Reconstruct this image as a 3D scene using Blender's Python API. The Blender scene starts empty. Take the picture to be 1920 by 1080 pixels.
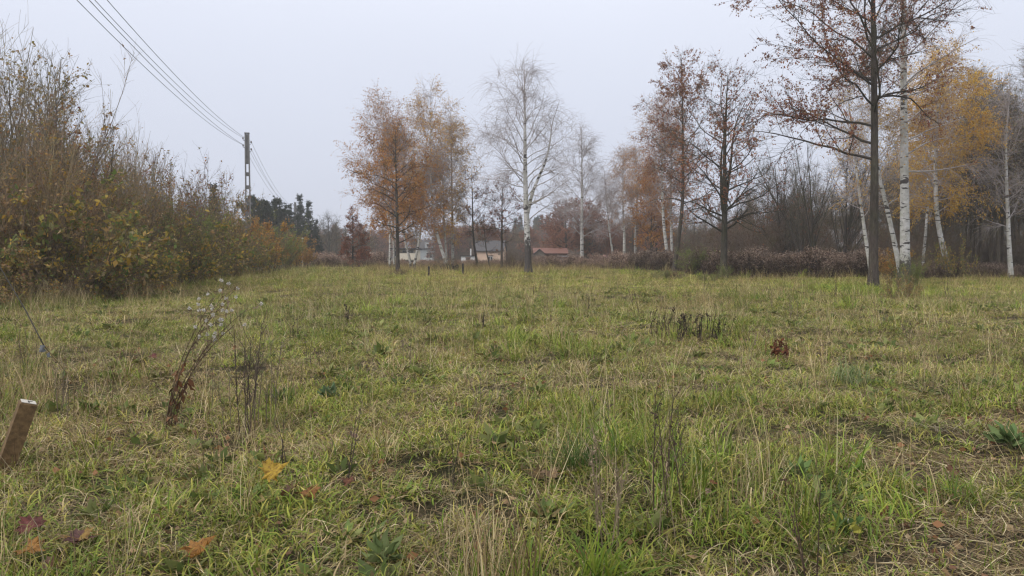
import bpy, math, random
import numpy as np
from mathutils import Vector, Euler

# ------------------------------------------------------------------ camera, sky, sun, exposure
S = bpy.context.scene
CAMH, FPX, HOR = 1.5, 1386.0, 480.0          # eye height, focal length in 1920-px units, horizon row
cam_d = bpy.data.cameras.new('camera'); cam = bpy.data.objects.new('camera', cam_d)
S.collection.objects.link(cam); S.camera = cam
cam_d.sensor_width = 36.0; cam_d.lens = 36.0 * FPX / 1920.0
cam_d.clip_start = 0.05; cam_d.clip_end = 5000
cam.location = (0, 0, CAMH)
cam.rotation_euler = (math.radians(90) - math.atan((540 - HOR) / FPX), 0, 0)

W = bpy.data.worlds.new('World'); S.world = W; W.use_nodes = True
wn, wl = W.node_tree.nodes, W.node_tree.links
wn.clear()
SUN_EL, SUN_AZ = math.radians(42), math.radians(238)
sky = wn.new('ShaderNodeTexSky'); sky.sky_type = 'NISHITA'; sky.sun_disc = False
sky.sun_elevation = SUN_EL; sky.sun_rotation = SUN_AZ; sky.air_density = 1.5; sky.dust_density = 6.0
bg1 = wn.new('ShaderNodeBackground'); bg1.inputs['Strength'].default_value = 0.06
wl.new(sky.outputs[0], bg1.inputs['Color'])
tc = wn.new('ShaderNodeTexCoord'); sep = wn.new('ShaderNodeSeparateXYZ')
wl.new(tc.outputs['Generated'], sep.inputs[0])
rmp = wn.new('ShaderNodeValToRGB')                       # even cloud deck, a little brighter overhead
rmp.color_ramp.elements[0].position = 0.0; rmp.color_ramp.elements[0].color = (0.58, 0.62, 0.735, 1)
rmp.color_ramp.elements[1].position = 1.0; rmp.color_ramp.elements[1].color = (1.55, 1.57, 1.66, 1)
e_ = rmp.color_ramp.elements.new(0.4); e_.color = (0.72, 0.76, 0.88, 1); rmp.color_ramp.interpolation = 'B_SPLINE'
wl.new(sep.outputs['Z'], rmp.inputs[0])
cn = wn.new('ShaderNodeTexNoise'); cn.inputs['Scale'].default_value = 1.6; cn.inputs['Detail'].default_value = 4
wl.new(tc.outputs['Generated'], cn.inputs['Vector'])
cm = wn.new('ShaderNodeMapRange'); cm.inputs[1].default_value = 0.3; cm.inputs[2].default_value = 0.7
cm.inputs[3].default_value = 0.975; cm.inputs[4].default_value = 1.025
wl.new(cn.outputs['Fac'], cm.inputs[0])
bg2 = wn.new('ShaderNodeBackground'); wl.new(rmp.outputs[0], bg2.inputs['Color']); wl.new(cm.outputs[0], bg2.inputs['Strength'])
mxs = wn.new('ShaderNodeMixShader'); mxs.inputs[0].default_value = 0.93
wl.new(bg1.outputs[0], mxs.inputs[1]); wl.new(bg2.outputs[0], mxs.inputs[2])
wo = wn.new('ShaderNodeOutputWorld'); wl.new(mxs.outputs[0], wo.inputs['Surface'])

sun_d = bpy.data.lights.new('sun', 'SUN'); sun_d.energy = 1.4; sun_d.angle = math.radians(40); sun_d.color = (1.0, 0.965, 0.92)
sun = bpy.data.objects.new('sun', sun_d); S.collection.objects.link(sun)
_d = Vector((math.sin(SUN_AZ) * math.cos(SUN_EL), math.cos(SUN_AZ) * math.cos(SUN_EL), math.sin(SUN_EL)))
sun.rotation_euler = _d.to_track_quat('Z', 'Y').to_euler()
S.view_settings.view_transform = 'Standard'; S.view_settings.look = 'None'
S.view_settings.exposure = 0.22; S.view_settings.gamma = 1.0; S.view_settings.use_curve_mapping = False
S.render.engine = 'CYCLES'
cy = S.cycles
cy.max_bounces = 6; cy.diffuse_bounces = 3; cy.glossy_bounces = 2; cy.transmission_bounces = 4
cy.transparent_max_bounces = 4; cy.volume_bounces = 1
cy.use_denoising = True; cy.use_adaptive_sampling = True; cy.adaptive_threshold = 0.01
cy.filter_width = 1.3
HAZE = 0.00085

# ------------------------------------------------------------------ helpers
COL = S.collection
RNG = np.random.default_rng(7)
def nrm(v): return v / np.maximum(np.linalg.norm(v, axis=-1, keepdims=True), 1e-9)

_LAT = np.random.default_rng(99).random((8, 256, 256))
def vnoise(x, y, seed=0):
    x = np.asarray(x, float) + 1000.3 * (seed + 1); y = np.asarray(y, float) + 517.7 * (seed + 1)
    xi = np.floor(x).astype(int); yi = np.floor(y).astype(int); fx = x - xi; fy = y - yi
    fx = fx * fx * (3 - 2 * fx); fy = fy * fy * (3 - 2 * fy); L = _LAT[seed % 8]
    a = L[xi & 255, yi & 255]; b = L[(xi + 1) & 255, yi & 255]; c = L[xi & 255, (yi + 1) & 255]; d = L[(xi + 1) & 255, (yi + 1) & 255]
    return (a * (1 - fx) + b * fx) * (1 - fy) + (c * (1 - fx) + d * fx) * fy
def fbm(x, y, seed=0): return 0.55 * vnoise(x, y, seed) + 0.3 * vnoise(x * 2.1, y * 2.1, seed + 1) + 0.15 * vnoise(x * 4.3, y * 4.3, seed + 2)
def sstep(a, b, x): t = np.clip((np.asarray(x, float) - a) / (b - a), 0, 1); return t * t * (3 - 2 * t)

def bare(x, y):
    m = 1.0 * np.exp(-((x - 2.75) / 0.95) ** 2 - ((y - 3.6) / 0.85) ** 2)
    m = m + 0.9 * np.exp(-((x - 3.1) / 0.75) ** 2 - ((y - 5.35) / 0.45) ** 2)
    m = m + 0.8 * np.exp(-((x - 4.6) / 0.8) ** 2 - ((y - 6.7) / 0.45) ** 2)
    m = m + 0.5 * np.exp(-((x - 2.2) / 0.7) ** 2 - ((y - 8.2) / 0.5) ** 2)
    return np.clip(m * (0.6 + 0.9 * fbm(x * 1.7, y * 1.7, 3)), 0, 1)
def gz(x, y):
    x = np.asarray(x, float); y = np.asarray(y, float)
    near = 1 - sstep(15, 70, np.hypot(x, y))
    z = 0.10 * (fbm(x * 0.12, y * 0.12, 1) - 0.5) + near * 0.17 * (fbm(x * 0.8, y * 0.8, 2) - 0.5)
    z = z - 0.03 * bare(x, y) - 0.8 * sstep(105, 130, y)
    return z
def at(px, D):                       # a place on the ground, D metres off in the direction of column px
    x = (px - 960) / FPX * D
    return (x, D, float(gz(x, D)))
def on(px, py):                      # the ground under a picture point
    return at(px, CAMH * FPX / (py - HOR))

def new_mat(name):
    m = bpy.data.materials.new(name); m.use_nodes = True
    n, l = m.node_tree.nodes, m.node_tree.links; n.clear()
    out = n.new('ShaderNodeOutputMaterial'); return m, n, l, out
def ramp(n, l, src, stops):
    r = n.new('ShaderNodeValToRGB'); e = r.color_ramp.elements
    while len(e) < len(stops): e.new(0.5)
    for k, (p, c) in enumerate(stops): e[k].position = p; e[k].color = (*c, 1) if len(c) == 3 else c
    l.new(src, r.inputs[0]); return r
def noise(n, l, vec, scale, detail=4, rough=0.6):
    t = n.new('ShaderNodeTexNoise'); t.inputs['Scale'].default_value = scale; t.inputs['Detail'].default_value = detail
    t.inputs['Roughness'].default_value = rough
    if vec is not None: l.new(vec, t.inputs['Vector'])
    return t
def mulcol(n, l, a, b):
    m = n.new('ShaderNodeMix'); m.data_type = 'RGBA'; m.blend_type = 'MULTIPLY'; m.inputs[0].default_value = 1
    l.new(a, m.inputs[6]); l.new(b, m.inputs[7]); return m.outputs[2]
def mixcol(n, l, f, a, b):
    m = n.new('ShaderNodeMix'); m.data_type = 'RGBA'
    if isinstance(f, float): m.inputs[0].default_value = f
    else: l.new(f, m.inputs[0])
    for i, v in ((6, a), (7, b)):
        if isinstance(v, tuple): m.inputs[i].default_value = (*v, 1)
        else: l.new(v, m.inputs[i])
    return m.outputs[2]
def bump(n, l, h, strength, dist):
    b = n.new('ShaderNodeBump'); b.inputs['Strength'].default_value = strength; b.inputs['Distance'].default_value = dist
    l.new(h, b.inputs['Height']); return b.outputs[0]

def mat_plain(name, col, rough=0.75, var=0.25, scale=6.0, bmp=0.3, spec=0.3):
    m, n, l, out = new_mat(name); tcn = n.new('ShaderNodeTexCoord')
    t = noise(n, l, tcn.outputs['Object'], scale, 6)
    c0 = tuple(max(0, c * (1 - var)) for c in col); c1 = tuple(min(1, c * (1 + var)) for c in col)
    r = ramp(n, l, t.outputs['Fac'], [(0.3, c0), (0.7, c1)])
    p = n.new('ShaderNodeBsdfPrincipled'); l.new(r.outputs[0], p.inputs['Base Color'])
    p.inputs['Roughness'].default_value = rough; p.inputs['Specular IOR Level'].default_value = spec
    if bmp: l.new(bump(n, l, t.outputs['Fac'], bmp, 0.02), p.inputs['Normal'])
    l.new(p.outputs[0], out.inputs[0]); return m
def mat_foliage(name, trans=0.25, inst=False, rough=0.6):
    m, n, l, out = new_mat(name)
    a = n.new('ShaderNodeAttribute'); a.attribute_name = 'col'; c = a.outputs['Color']
    if inst:
        b = n.new('ShaderNodeAttribute'); b.attribute_type = 'INSTANCER'; b.attribute_name = 'tint'
        c = mulcol(n, l, c, b.outputs['Color'])
    p = n.new('ShaderNodeBsdfPrincipled'); l.new(c, p.inputs['Base Color']); p.inputs['Roughness'].default_value = rough
    p.inputs['Specular IOR Level'].default_value = 0.25
    t = n.new('ShaderNodeBsdfTranslucent'); l.new(c, t.inputs['Color'])
    mx = n.new('ShaderNodeMixShader'); mx.inputs[0].default_value = trans
    l.new(p.outputs[0], mx.inputs[1]); l.new(t.outputs[0], mx.inputs[2]); l.new(mx.outputs[0], out.inputs[0]); return m
def mat_bark():
    m, n, l, out = new_mat('bark'); tcn = n.new('ShaderNodeTexCoord')
    mp = n.new('ShaderNodeMapping'); mp.inputs['Scale'].default_value = (9, 9, 2.2); l.new(tcn.outputs['Object'], mp.inputs[0])
    t = noise(n, l, mp.outputs[0], 1.5, 6, 0.65)
    r = ramp(n, l, t.outputs['Fac'], [(0.3, (0.5, 0.5, 0.5)), (0.7, (1.4, 1.4, 1.35))])
    t2 = noise(n, l, tcn.outputs['Object'], 0.7, 3)
    r2 = ramp(n, l, t2.outputs['Fac'], [(0.45, (1, 1, 1)), (0.7, (1.05, 1.25, 0.9))])
    a = n.new('ShaderNodeAttribute'); a.attribute_name = 'col'
    c = mulcol(n, l, mulcol(n, l, a.outputs['Color'], r.outputs[0]), r2.outputs[0])
    p = n.new('ShaderNodeBsdfPrincipled'); l.new(c, p.inputs['Base Color']); p.inputs['Roughness'].default_value = 0.85
    p.inputs['Specular IOR Level'].default_value = 0.2
    l.new(bump(n, l, t.outputs['Fac'], 0.8, 0.03), p.inputs['Normal']); l.new(p.outputs[0], out.inputs[0]); return m
def mat_birch():
    m, n, l, out = new_mat('birch_bark'); tcn = n.new('ShaderNodeTexCoord'); ob = tcn.outputs['Object']
    a = n.new('ShaderNodeAttribute'); a.attribute_name = 'col'
    sp = n.new('ShaderNodeSeparateColor'); l.new(a.outputs['Color'], sp.inputs[0])      # red: rough dark base, green: thin twig wood
    mp = n.new('ShaderNodeMapping'); mp.inputs['Scale'].default_value = (1.7, 1.7, 6.0); l.new(ob, mp.inputs[0])
    t1 = noise(n, l, mp.outputs[0], 1.0, 3, 0.55)
    r1 = ramp(n, l, t1.outputs['Fac'], [(0.40, (1, 1, 1)), (0.43, (0, 0, 0))])              # black bands
    mp2 = n.new('ShaderNodeMapping'); mp2.inputs['Scale'].default_value = (3.0, 3.0, 2.2); l.new(ob, mp2.inputs[0])
    t2 = noise(n, l, mp2.outputs[0], 1.6, 5, 0.7)
    ad = n.new('ShaderNodeMath'); ad.operation = 'MULTIPLY_ADD'; l.new(sp.outputs[0], ad.inputs[0]); ad.inputs[1].default_value = 0.55
    l.new(t2.outputs['Fac'], ad.inputs[2])
    r2 = ramp(n, l, ad.outputs[0], [(0.64, (0, 0, 0)), (0.70, (1, 1, 1))])
    mxm = n.new('ShaderNodeMath'); mxm.operation = 'MAXIMUM'; l.new(r1.outputs[0], mxm.inputs[0]); l.new(r2.outputs[0], mxm.inputs[1])
    t3 = noise(n, l, ob, 5, 4)
    t4 = noise(n, l, ob, 1.1, 5, .7); wh0 = ramp(n, l, t3.outputs['Fac'], [(0.3, (0.47, 0.45, 0.43)), (0.7, (0.68, 0.67, 0.66))])
    wh1 = ramp(n, l, t4.outputs['Fac'], [(0.38, (.66, .66, .58)), (0.58, (1, 1, 1))]); wh = n.new('ShaderNodeMix'); wh.data_type = 'RGBA'; wh.blend_type = 'MULTIPLY'; wh.inputs[0].default_value = 1; l.new(wh0.outputs[0], wh.inputs[6]); l.new(wh1.outputs[0], wh.inputs[7])
    dk = ramp(n, l, t3.outputs['Fac'], [(0.3, (0.03, 0.025, 0.025)), (0.7, (0.085, 0.07, 0.065))])
    c = mixcol(n, l, mxm.outputs[0], wh.outputs[2], dk.outputs[0])
    c = mixcol(n, l, sp.outputs[1], c, (0.40, 0.35, 0.345))
    p = n.new('ShaderNodeBsdfPrincipled'); l.new(c, p.inputs['Base Color']); p.inputs['Roughness'].default_value = 0.7
    l.new(bump(n, l, t2.outputs['Fac'], 0.4, 0.02), p.inputs['Normal']); l.new(p.outputs[0], out.inputs[0]); return m
def mat_ground():
    m, n, l, out = new_mat('soil_and_thatch'); g = n.new('ShaderNodeNewGeometry'); pos = g.outputs['Position']
    t1 = noise(n, l, pos, 0.35, 5); t2 = noise(n, l, pos, 7.0, 8, 0.7); t3 = noise(n, l, pos, 45, 4, 0.7)
    a = ramp(n, l, t2.outputs['Fac'], [(0.25, (0.035, 0.028, 0.019)), (0.5, (0.10, 0.08, 0.05)), (0.75, (0.17, 0.135, 0.085))])
    b = ramp(n, l, t2.outputs['Fac'], [(0.25, (0.03, 0.032, 0.014)), (0.7, (0.09, 0.095, 0.035))])
    f = ramp(n, l, t1.outputs['Fac'], [(0.4, (0, 0, 0)), (0.62, (1, 1, 1))])
    c = mixcol(n, l, f.outputs[0], a.outputs[0], b.outputs[0])
    at_ = n.new('ShaderNodeAttribute'); at_.attribute_name = 'bare'
    mud = ramp(n, l, t3.outputs['Fac'], [(0.3, (0.085, 0.066, 0.046)), (0.7, (0.21, 0.17, 0.122))])
    c = mixcol(n, l, at_.outputs['Fac'], c, mud.outputs[0])
    p = n.new('ShaderNodeBsdfPrincipled'); l.new(c, p.inputs['Base Color']); p.inputs['Roughness'].default_value = 0.9
    p.inputs['Specular IOR Level'].default_value = 0.15
    l.new(bump(n, l, t2.outputs['Fac'], 0.9, 0.06), p.inputs['Normal']); l.new(p.outputs[0], out.inputs[0]); return m

M = dict(bark=mat_bark(), birch=mat_birch(), leaf=mat_foliage('leaf_blade', 0.42), ground=mat_ground(),
         grass=mat_foliage('grass_blade', 0.15, True), dead=mat_foliage('dead_plant', 0.12, False, 0.8),
         bank=mat_foliage('dry_weed', 0.15, True, 0.8))

def mat_maple():
    m, n, l, out = new_mat('spotted_leaf'); tcn = n.new('ShaderNodeTexCoord'); a = n.new('ShaderNodeAttribute'); a.attribute_name = 'col'
    t = noise(n, l, tcn.outputs['Object'], 38, 5, .7); r = ramp(n, l, t.outputs['Fac'], [(.34, (.28, .2, .16)), (.5, (1, 1, 1)), (.75, (1.15, 1.2, 1.05))]); c = mulcol(n, l, a.outputs['Color'], r.outputs[0])
    p = n.new('ShaderNodeBsdfPrincipled'); l.new(c, p.inputs['Base Color']); p.inputs['Roughness'].default_value = .65; tr = n.new('ShaderNodeBsdfTranslucent'); l.new(c, tr.inputs['Color'])
    mx = n.new('ShaderNodeMixShader'); mx.inputs[0].default_value = .25; l.new(p.outputs[0], mx.inputs[1]); l.new(tr.outputs[0], mx.inputs[2]); l.new(bump(n, l, t.outputs['Fac'], .6, .01), p.inputs['Normal']); l.new(mx.outputs[0], out.inputs[0]); return m
M['maple'] = mat_maple()
def tag(o, label=None, cat=None, group=None, kind=None):
    if label: o['label'] = label
    if cat: o['category'] = cat
    if group: o['group'] = group
    if kind: o['kind'] = kind
    return o
def link(o, parent=None):
    COL.objects.link(o)
    if parent is not None: o.parent = parent
    return o
def empty(name, loc, rz=0.0):
    o = bpy.data.objects.new(name, None); o.empty_display_size = 0.2; o.location = loc; o.rotation_euler[2] = rz
    return link(o)

class Buf:                                   # quads with a colour for each corner point and a material slot
    def __init__(s): s.v, s.f, s.c, s.m, s.n = [], [], [], [], 0
    def add(s, V, F, C, mi=0):
        V = np.asarray(V, float).reshape(-1, 3); F = np.asarray(F, int).reshape(-1, 4)
        C = np.asarray(C, float)
        if C.ndim == 1: C = np.broadcast_to(C, (len(V), 3))
        s.v.append(V); s.f.append(F + s.n); s.c.append(C.reshape(-1, 3)); s.m.append(np.full(len(F), mi)); s.n += len(V); return s
    def merge(s, o, shift=0):
        for V, F, C, m in zip(o.v, o.f, o.c, o.m): pass
        if o.n:
            s.v += o.v; s.f += [F + s.n for F in o.f]; s.c += o.c; s.m += [m + shift for m in o.m]; s.n += o.n
        return s
    def mesh(s, name, mats, smooth=True):
        me = bpy.data.meshes.new(name)
        V = np.concatenate(s.v); F = np.concatenate(s.f); C = np.concatenate(s.c); mi = np.concatenate(s.m)
        me.vertices.add(len(V)); me.vertices.foreach_set('co', V.astype(np.float32).ravel())
        me.loops.add(F.size); me.loops.foreach_set('vertex_index', F.astype(np.int32).ravel())
        me.polygons.add(len(F)); me.polygons.foreach_set('loop_start', np.arange(0, F.size, 4, dtype=np.int32))
        me.polygons.foreach_set('material_index', mi.astype(np.int32))
        me.polygons.foreach_set('use_smooth', np.full(len(F), smooth))
        a = me.attributes.new('col', 'FLOAT_COLOR', 'POINT')
        a.data.foreach_set('color', np.concatenate([C, np.ones((len(C), 1))], 1).astype(np.float32).ravel())
        for m in mats: me.materials.append(m)
        me.update(calc_edges=True); return me
    def obj(s, name, mats, parent=None, smooth=True):
        return link(bpy.data.objects.new(name, s.mesh(name, mats, smooth)), parent)

def tubes(buf, P, R, sides, C, mi=0):
    B, N, _ = P.shape
    ax = nrm(P[:, -1] - P[:, 0])
    ref = np.where(np.abs(ax[:, 2:3]) > 0.8, np.array([[1.0, 0.17, 0]]), np.array([[0.1, 0.2, 1.0]]))
    T = nrm(np.gradient(P, axis=1)); n1 = nrm(np.cross(T, ref[:, None, :])); n2 = np.cross(T, n1)
    a = np.arange(sides) * 2 * math.pi / sides
    V = P[:, :, None] + R[:, :, None, None] * (np.cos(a)[None, None, :, None] * n1[:, :, None] + np.sin(a)[None, None, :, None] * n2[:, :, None])
    b, k, s = np.meshgrid(np.arange(B), np.arange(N - 1), np.arange(sides), indexing='ij')
    i0 = (b * N + k) * sides; s2 = (s + 1) % sides
    F = np.stack([i0 + s, i0 + s2, i0 + sides + s2, i0 + sides + s], -1)
    C = np.asarray(C, float)
    if C.ndim == 3: C = np.repeat(C[:, :, None, :], sides, 2).reshape(-1, 3)
    elif C.ndim == 2: C = np.repeat(C, N * sides, 0)
    buf.add(V, F, C, mi)
def leafquads(buf, c, d, size, col, rng, wide=0.6, mi=0):
    n = len(c); d = nrm(d); side = nrm(np.cross(d, rng.normal(size=(n, 3)))); up = np.cross(d, side)
    s = np.asarray(size).reshape(-1, 1)
    b = c; tip = c + d * s; mid = c + d * s * 0.45
    V = np.stack([b, mid + side * s * wide * 0.5 + up * s * 0.12, tip, mid - side * s * wide * 0.5 + up * s * 0.12], 1)
    buf.add(V, np.arange(4 * n).reshape(n, 4), np.repeat(col, 4, 0), mi)
def interp(P, i, u):
    N = P.shape[1]; k = np.clip(u * (N - 1), 0, N - 1.001); k0 = k.astype(int); f = (k - k0)
    if P.ndim == 3: f = f[:, None]
    return P[i, k0] * (1 - f) + P[i, k0 + 1] * f
def walk(p0, d0, L, N, rng, grav=0.0, wob=0.1):
    B = len(p0); P = np.zeros((B, N, 3)); P[:, 0] = p0; d = nrm(d0)
    grav = np.broadcast_to(np.asarray(grav, float), (B,))
    for k in range(1, N):
        P[:, k] = P[:, k - 1] + d * (L / (N - 1))[:, None]
        d = d + rng.normal(size=(B, 3)) * wob; d[:, 2] -= grav; d = nrm(d)
    return P
def plen(P): return np.linalg.norm(np.diff(P, axis=1), axis=2).sum(1)
def grow(par, n, urange, ang, lenf, N, rng, grav=0.0, wob=0.1, rr=0.5, rmin=0.004, rmax=1.0, up=0.0):
    P, R = par; L = plen(P); i = rng.choice(len(P), n, p=L / L.sum())
    u = rng.uniform(*urange, n); p0 = interp(P, i, u); t = nrm(interp(P, i, np.minimum(u + .04, 1)) - interp(P, i, np.maximum(u - .04, 0)))
    q = nrm(np.cross(t, rng.normal(size=(n, 3)))); a = np.radians(rng.uniform(*ang, n))[:, None]
    d = np.cos(a) * t + np.sin(a) * q; d[:, 2] += up
    l = lenf(L[i], u, rng.uniform(0.6, 1.25, n)); C = walk(p0, d, l, N, rng, grav, wob)
    r0 = np.clip(interp(R, i, u) * rr, rmin, rmax); RR = r0[:, None] * (1 - 0.75 * np.linspace(0, 1, N))[None]
    return C, np.maximum(RR, rmin * 0.6)
def pick(pal, n, rng, v=0.18):
    w = np.array([p[3] if len(p) > 3 else 1.0 for p in pal]); c = np.array([p[:3] for p in pal])
    k = rng.choice(len(pal), n, p=w / w.sum()); return c[k] * rng.uniform(1 - v, 1 + v, (n, 1))

BROWN = [(.27, .105, .045), (.33, .145, .055), (.20, .08, .04), (.38, .20, .08)]
RUST = [(.34, .125, .075), (.25, .092, .06), (.40, .17, .095), (.19, .075, .055)]
ORANGE = [(.58, .25, .05), (.66, .33, .075), (.48, .19, .045), (.58, .34, .11), (.38, .15, .045)]
YELLOW = [(.66, .41, .055), (.60, .35, .05), (.72, .50, .10), (.52, .27, .045)]
TAN = [(.46, .30, .16), (.38, .23, .11), (.52, .38, .23)]
OLIVE = [(.20, .21, .055), (.26, .24, .07), (.15, .165, .05), (.34, .26, .085), (.25, .17, .07)]
GREEN = [(.16, .22, .06), (.21, .26, .08), (.12, .17, .05)]

def tree(seed, H, r0, path=((0, 0),), birch=False, bark=(.055, .045, .042), n1=26, t0=.3, a1=(58, 28), k1=.26, g1=.0, w1=.13, prof=None,
         n2=200, a2=(30, 60), g2=.0, k2=.42, n3=2400, l3=(.5, 1.2), g3=.05, a3=(25, 60), N3=4, rt=.006,
         leaves=0, ls=.08, pal=None, dens=None, clump=.8, droop=.3, limbs=(), fork=(), dark=0.0, twigcol=None, sides=10, wide=.7):
    rng = np.random.default_rng(seed)
    tr, lb, cr = Buf(), Buf(), Buf()
    N = 26; t = np.linspace(0, 1, N); z = H * t
    ph = np.array([p[0] for p in path]) if len(path) > 1 else np.array([0, H]); pd = np.array([p[1] for p in path]) if len(path) > 1 else np.array([0, 0])
    wx = np.cumsum(np.cumsum(rng.normal(size=N))) ; wx = (wx - wx[0]) / (np.abs(wx).max() + 1e-6) * .012 * H
    wy = np.cumsum(np.cumsum(rng.normal(size=N))) ; wy = (wy - wy[0]) / (np.abs(wy).max() + 1e-6) * .015 * H
    xs = np.interp(z, ph, pd); xs = np.convolve(np.pad(xs, 2, mode='edge'), np.ones(5) / 5, 'valid'); xs -= xs[0]
    P = np.stack([xs + wx, wy, z - .25 * (t == 0)], -1)[None]
    R = (r0 * ((1 - t) ** .85 * .97 + .03) * (1 + .45 * np.exp(-z / (r0 * 1.6))))[None]
    if birch: tc_ = twigcol or (0, 1, 0); bc = lambda r, zz: np.stack([np.clip(1.0 - .62 * zz / max(dark, .05), 0, 1) if dark else 0 * zz, np.clip(1.5 - r / .045, 0, 1), 0 * r], -1)
    else: tc_ = twigcol or tuple(b * 1.15 for b in bark); bc = lambda r, zz: np.broadcast_to(np.array(bark), r.shape + (3,)) * (1 + .15 * np.sin(zz * 1.3))[..., None]
    tubes(tr, P, R, sides, bc(R, P[..., 2]), 0)
    if fork:                                   # second leaders: (height fraction, azimuth deg, tilt deg, length)
        f = np.array(fork, float); p0 = interp(P, np.zeros(len(f), int), f[:, 0]); az, ti = np.radians(f[:, 1]), np.radians(f[:, 2])
        d = np.stack([np.sin(ti) * np.cos(az), np.sin(ti) * np.sin(az), np.cos(ti)], -1)
        FP = walk(p0, d, f[:, 3], 14, rng, -.02, .075); FR = (interp(R, np.zeros(len(f), int), f[:, 0]) * .72)[:, None] * (1 - np.linspace(0, 1, 14) * .94)[None]
        tubes(tr, FP, FR, 8, bc(FR, FP[..., 2]), 0)
    prof = prof or (lambda s: np.sin(np.pi * np.clip(.18 + .8 * s, 0, 1)) ** .7)
    s = (np.arange(n1) + rng.uniform(0, .9, n1)) / n1; u = t0 + (.97 - t0) * s
    az = np.arange(n1) * 2.4 + rng.uniform(-.5, .5, n1); ti = np.radians(a1[0] + (a1[1] - a1[0]) * s + rng.normal(size=n1) * 6)
    p0 = interp(P, np.zeros(n1, int), u); d = np.stack([np.sin(ti) * np.cos(az), np.sin(ti) * np.sin(az), np.cos(ti)], -1)
    L = H * k1 * prof(s) * rng.uniform(.75, 1.2, n1); rb = np.clip(interp(R, np.zeros(n1, int), u) * (.30 if birch else .44), .012, .2)
    if len(limbs):                             # named limbs: height m, azimuth deg, tilt deg, length m
        f = np.array(limbs, float); hh = f[:, 0] / H; p0 = np.concatenate([p0, interp(P, np.zeros(len(f), int), hh)])
        az, ti = np.radians(f[:, 1]), np.radians(f[:, 2])
        d = np.concatenate([d, np.stack([np.sin(ti) * np.cos(az), np.sin(ti) * np.sin(az), np.cos(ti)], -1)]); L = np.concatenate([L, f[:, 3]])
        rb = np.concatenate([rb, interp(R, np.zeros(len(f), int), hh) * (.26 if birch else .38)])
    P1 = walk(p0, d, L, 10, rng, g1, w1); R1 = rb[:, None] * (1 - .82 * np.linspace(0, 1, 10))[None]
    tubes(lb, P1, R1, 6, bc(R1, P1[..., 2]), 0)
    par = (P1, R1)
    if fork:
        nf = 6 * len(f if False else fork); Pf, Rf = grow((FP, FR), nf, (.25, .95), (30, 55), lambda l, u, q: H * k1 * .75 * q * (1.1 - .6 * u), 10, rng, g1, w1, .45, .012)
        tubes(lb, Pf, Rf, 5, bc(Rf, Pf[..., 2]), 0); par = (np.concatenate([P1, Pf]), np.concatenate([R1, Rf]))
    P2, R2 = grow(par, n2, (.15, 1), a2, lambda l, u, q: l * k2 * q * (1.15 - .7 * u) + .15, 6, rng, g2, .12, .55, .008)
    tubes(lb, P2, R2, 4, bc(R2, P2[..., 2]), 0)
    top = (P[:, N * 2 // 3:], R[:, N * 2 // 3:])
    q0, qr = grow(top, max(8, n2 // 12), (0, 1), (25, 55), lambda l, u, q: H * .045 * q, 6, rng, g2, .12, .5, .008); P2 = np.concatenate([P2, q0]); R2 = np.concatenate([R2, qr])
    tubes(lb, q0, qr, 4, bc(qr, q0[..., 2]), 0)
    P3, R3 = grow((P2, R2), n3, (.1, 1), a3, lambda l, u, q: rng.uniform(l3[0], l3[1], len(u)), N3, rng, g3, .1, .5, rt, rt * 1.3)
    tubes(cr, P3, R3, 3, np.array(tc_, float) * np.ones((len(P3), 1)) if birch else np.array(tc_) * rng.uniform(.7, 1.3, (len(P3), 1)), 0)
    if leaves:
        n = leaves * 2 // 5 * 5; i = np.repeat(rng.integers(0, len(P3), n // 5), 5); c = interp(P3, i, np.clip(np.repeat(rng.uniform(.15, 1, n // 5), 5) + rng.normal(size=n) * .12, .05, 1)) + rng.normal(size=(n, 3)) * .035
        h = c[:, 2] / H; pr = np.ones(n) if dens is None else np.clip(np.interp(h, [a for a, b in dens], [b for a, b in dens]), 0, 1)
        cl = vnoise(c[:, 0] * .9 + 31 * (seed % 7), c[:, 2] * .9 + c[:, 1] * .6, seed); pr = pr * (1 - clump + clump * 2 * sstep(.25, .75, cl))
        c = c[rng.random(n) < pr * .75]; n = len(c)
        dd = rng.normal(size=(n, 3)); dd[:, 2] -= droop * 2
        shade = .8 + .4 * vnoise(c[:, 0] * .5 + seed, c[:, 2] * .5 + c[:, 1] * .3, seed + 3)
        leafquads(cr, c, dd, ls * rng.uniform(.6, 1.3, n), pick(pal, n, rng) * shade[:, None], rng, wide, 1)
    return tr, lb, cr, birch
MESHES = {}
def tree_meshes(key, **kw):
    tr, lb, cr, birch = tree(**kw); b = M['birch'] if birch else M['bark']
    MESHES[key] = (tr.mesh('trunk', [b]), lb.mesh('limbs', [b]), cr.mesh('crown', [b, M['leaf']]))
    ALL = Buf(); ALL.merge(tr).merge(lb).merge(cr); MESHES[key + '_all'] = (ALL, [b, M['leaf']])
def plant(key, name, loc, label, cat='tree', group=None, rz=0.0, sc=1.0, parts=('trunk', 'limbs', 'crown')):
    o = empty(name, loc, rz); o.scale = (sc,) * 3 if not isinstance(sc, tuple) else sc; tag(o, label, cat, group)
    for nm, me in zip(parts, MESHES[key]): link(bpy.data.objects.new(nm, me), o)
    return o

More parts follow.
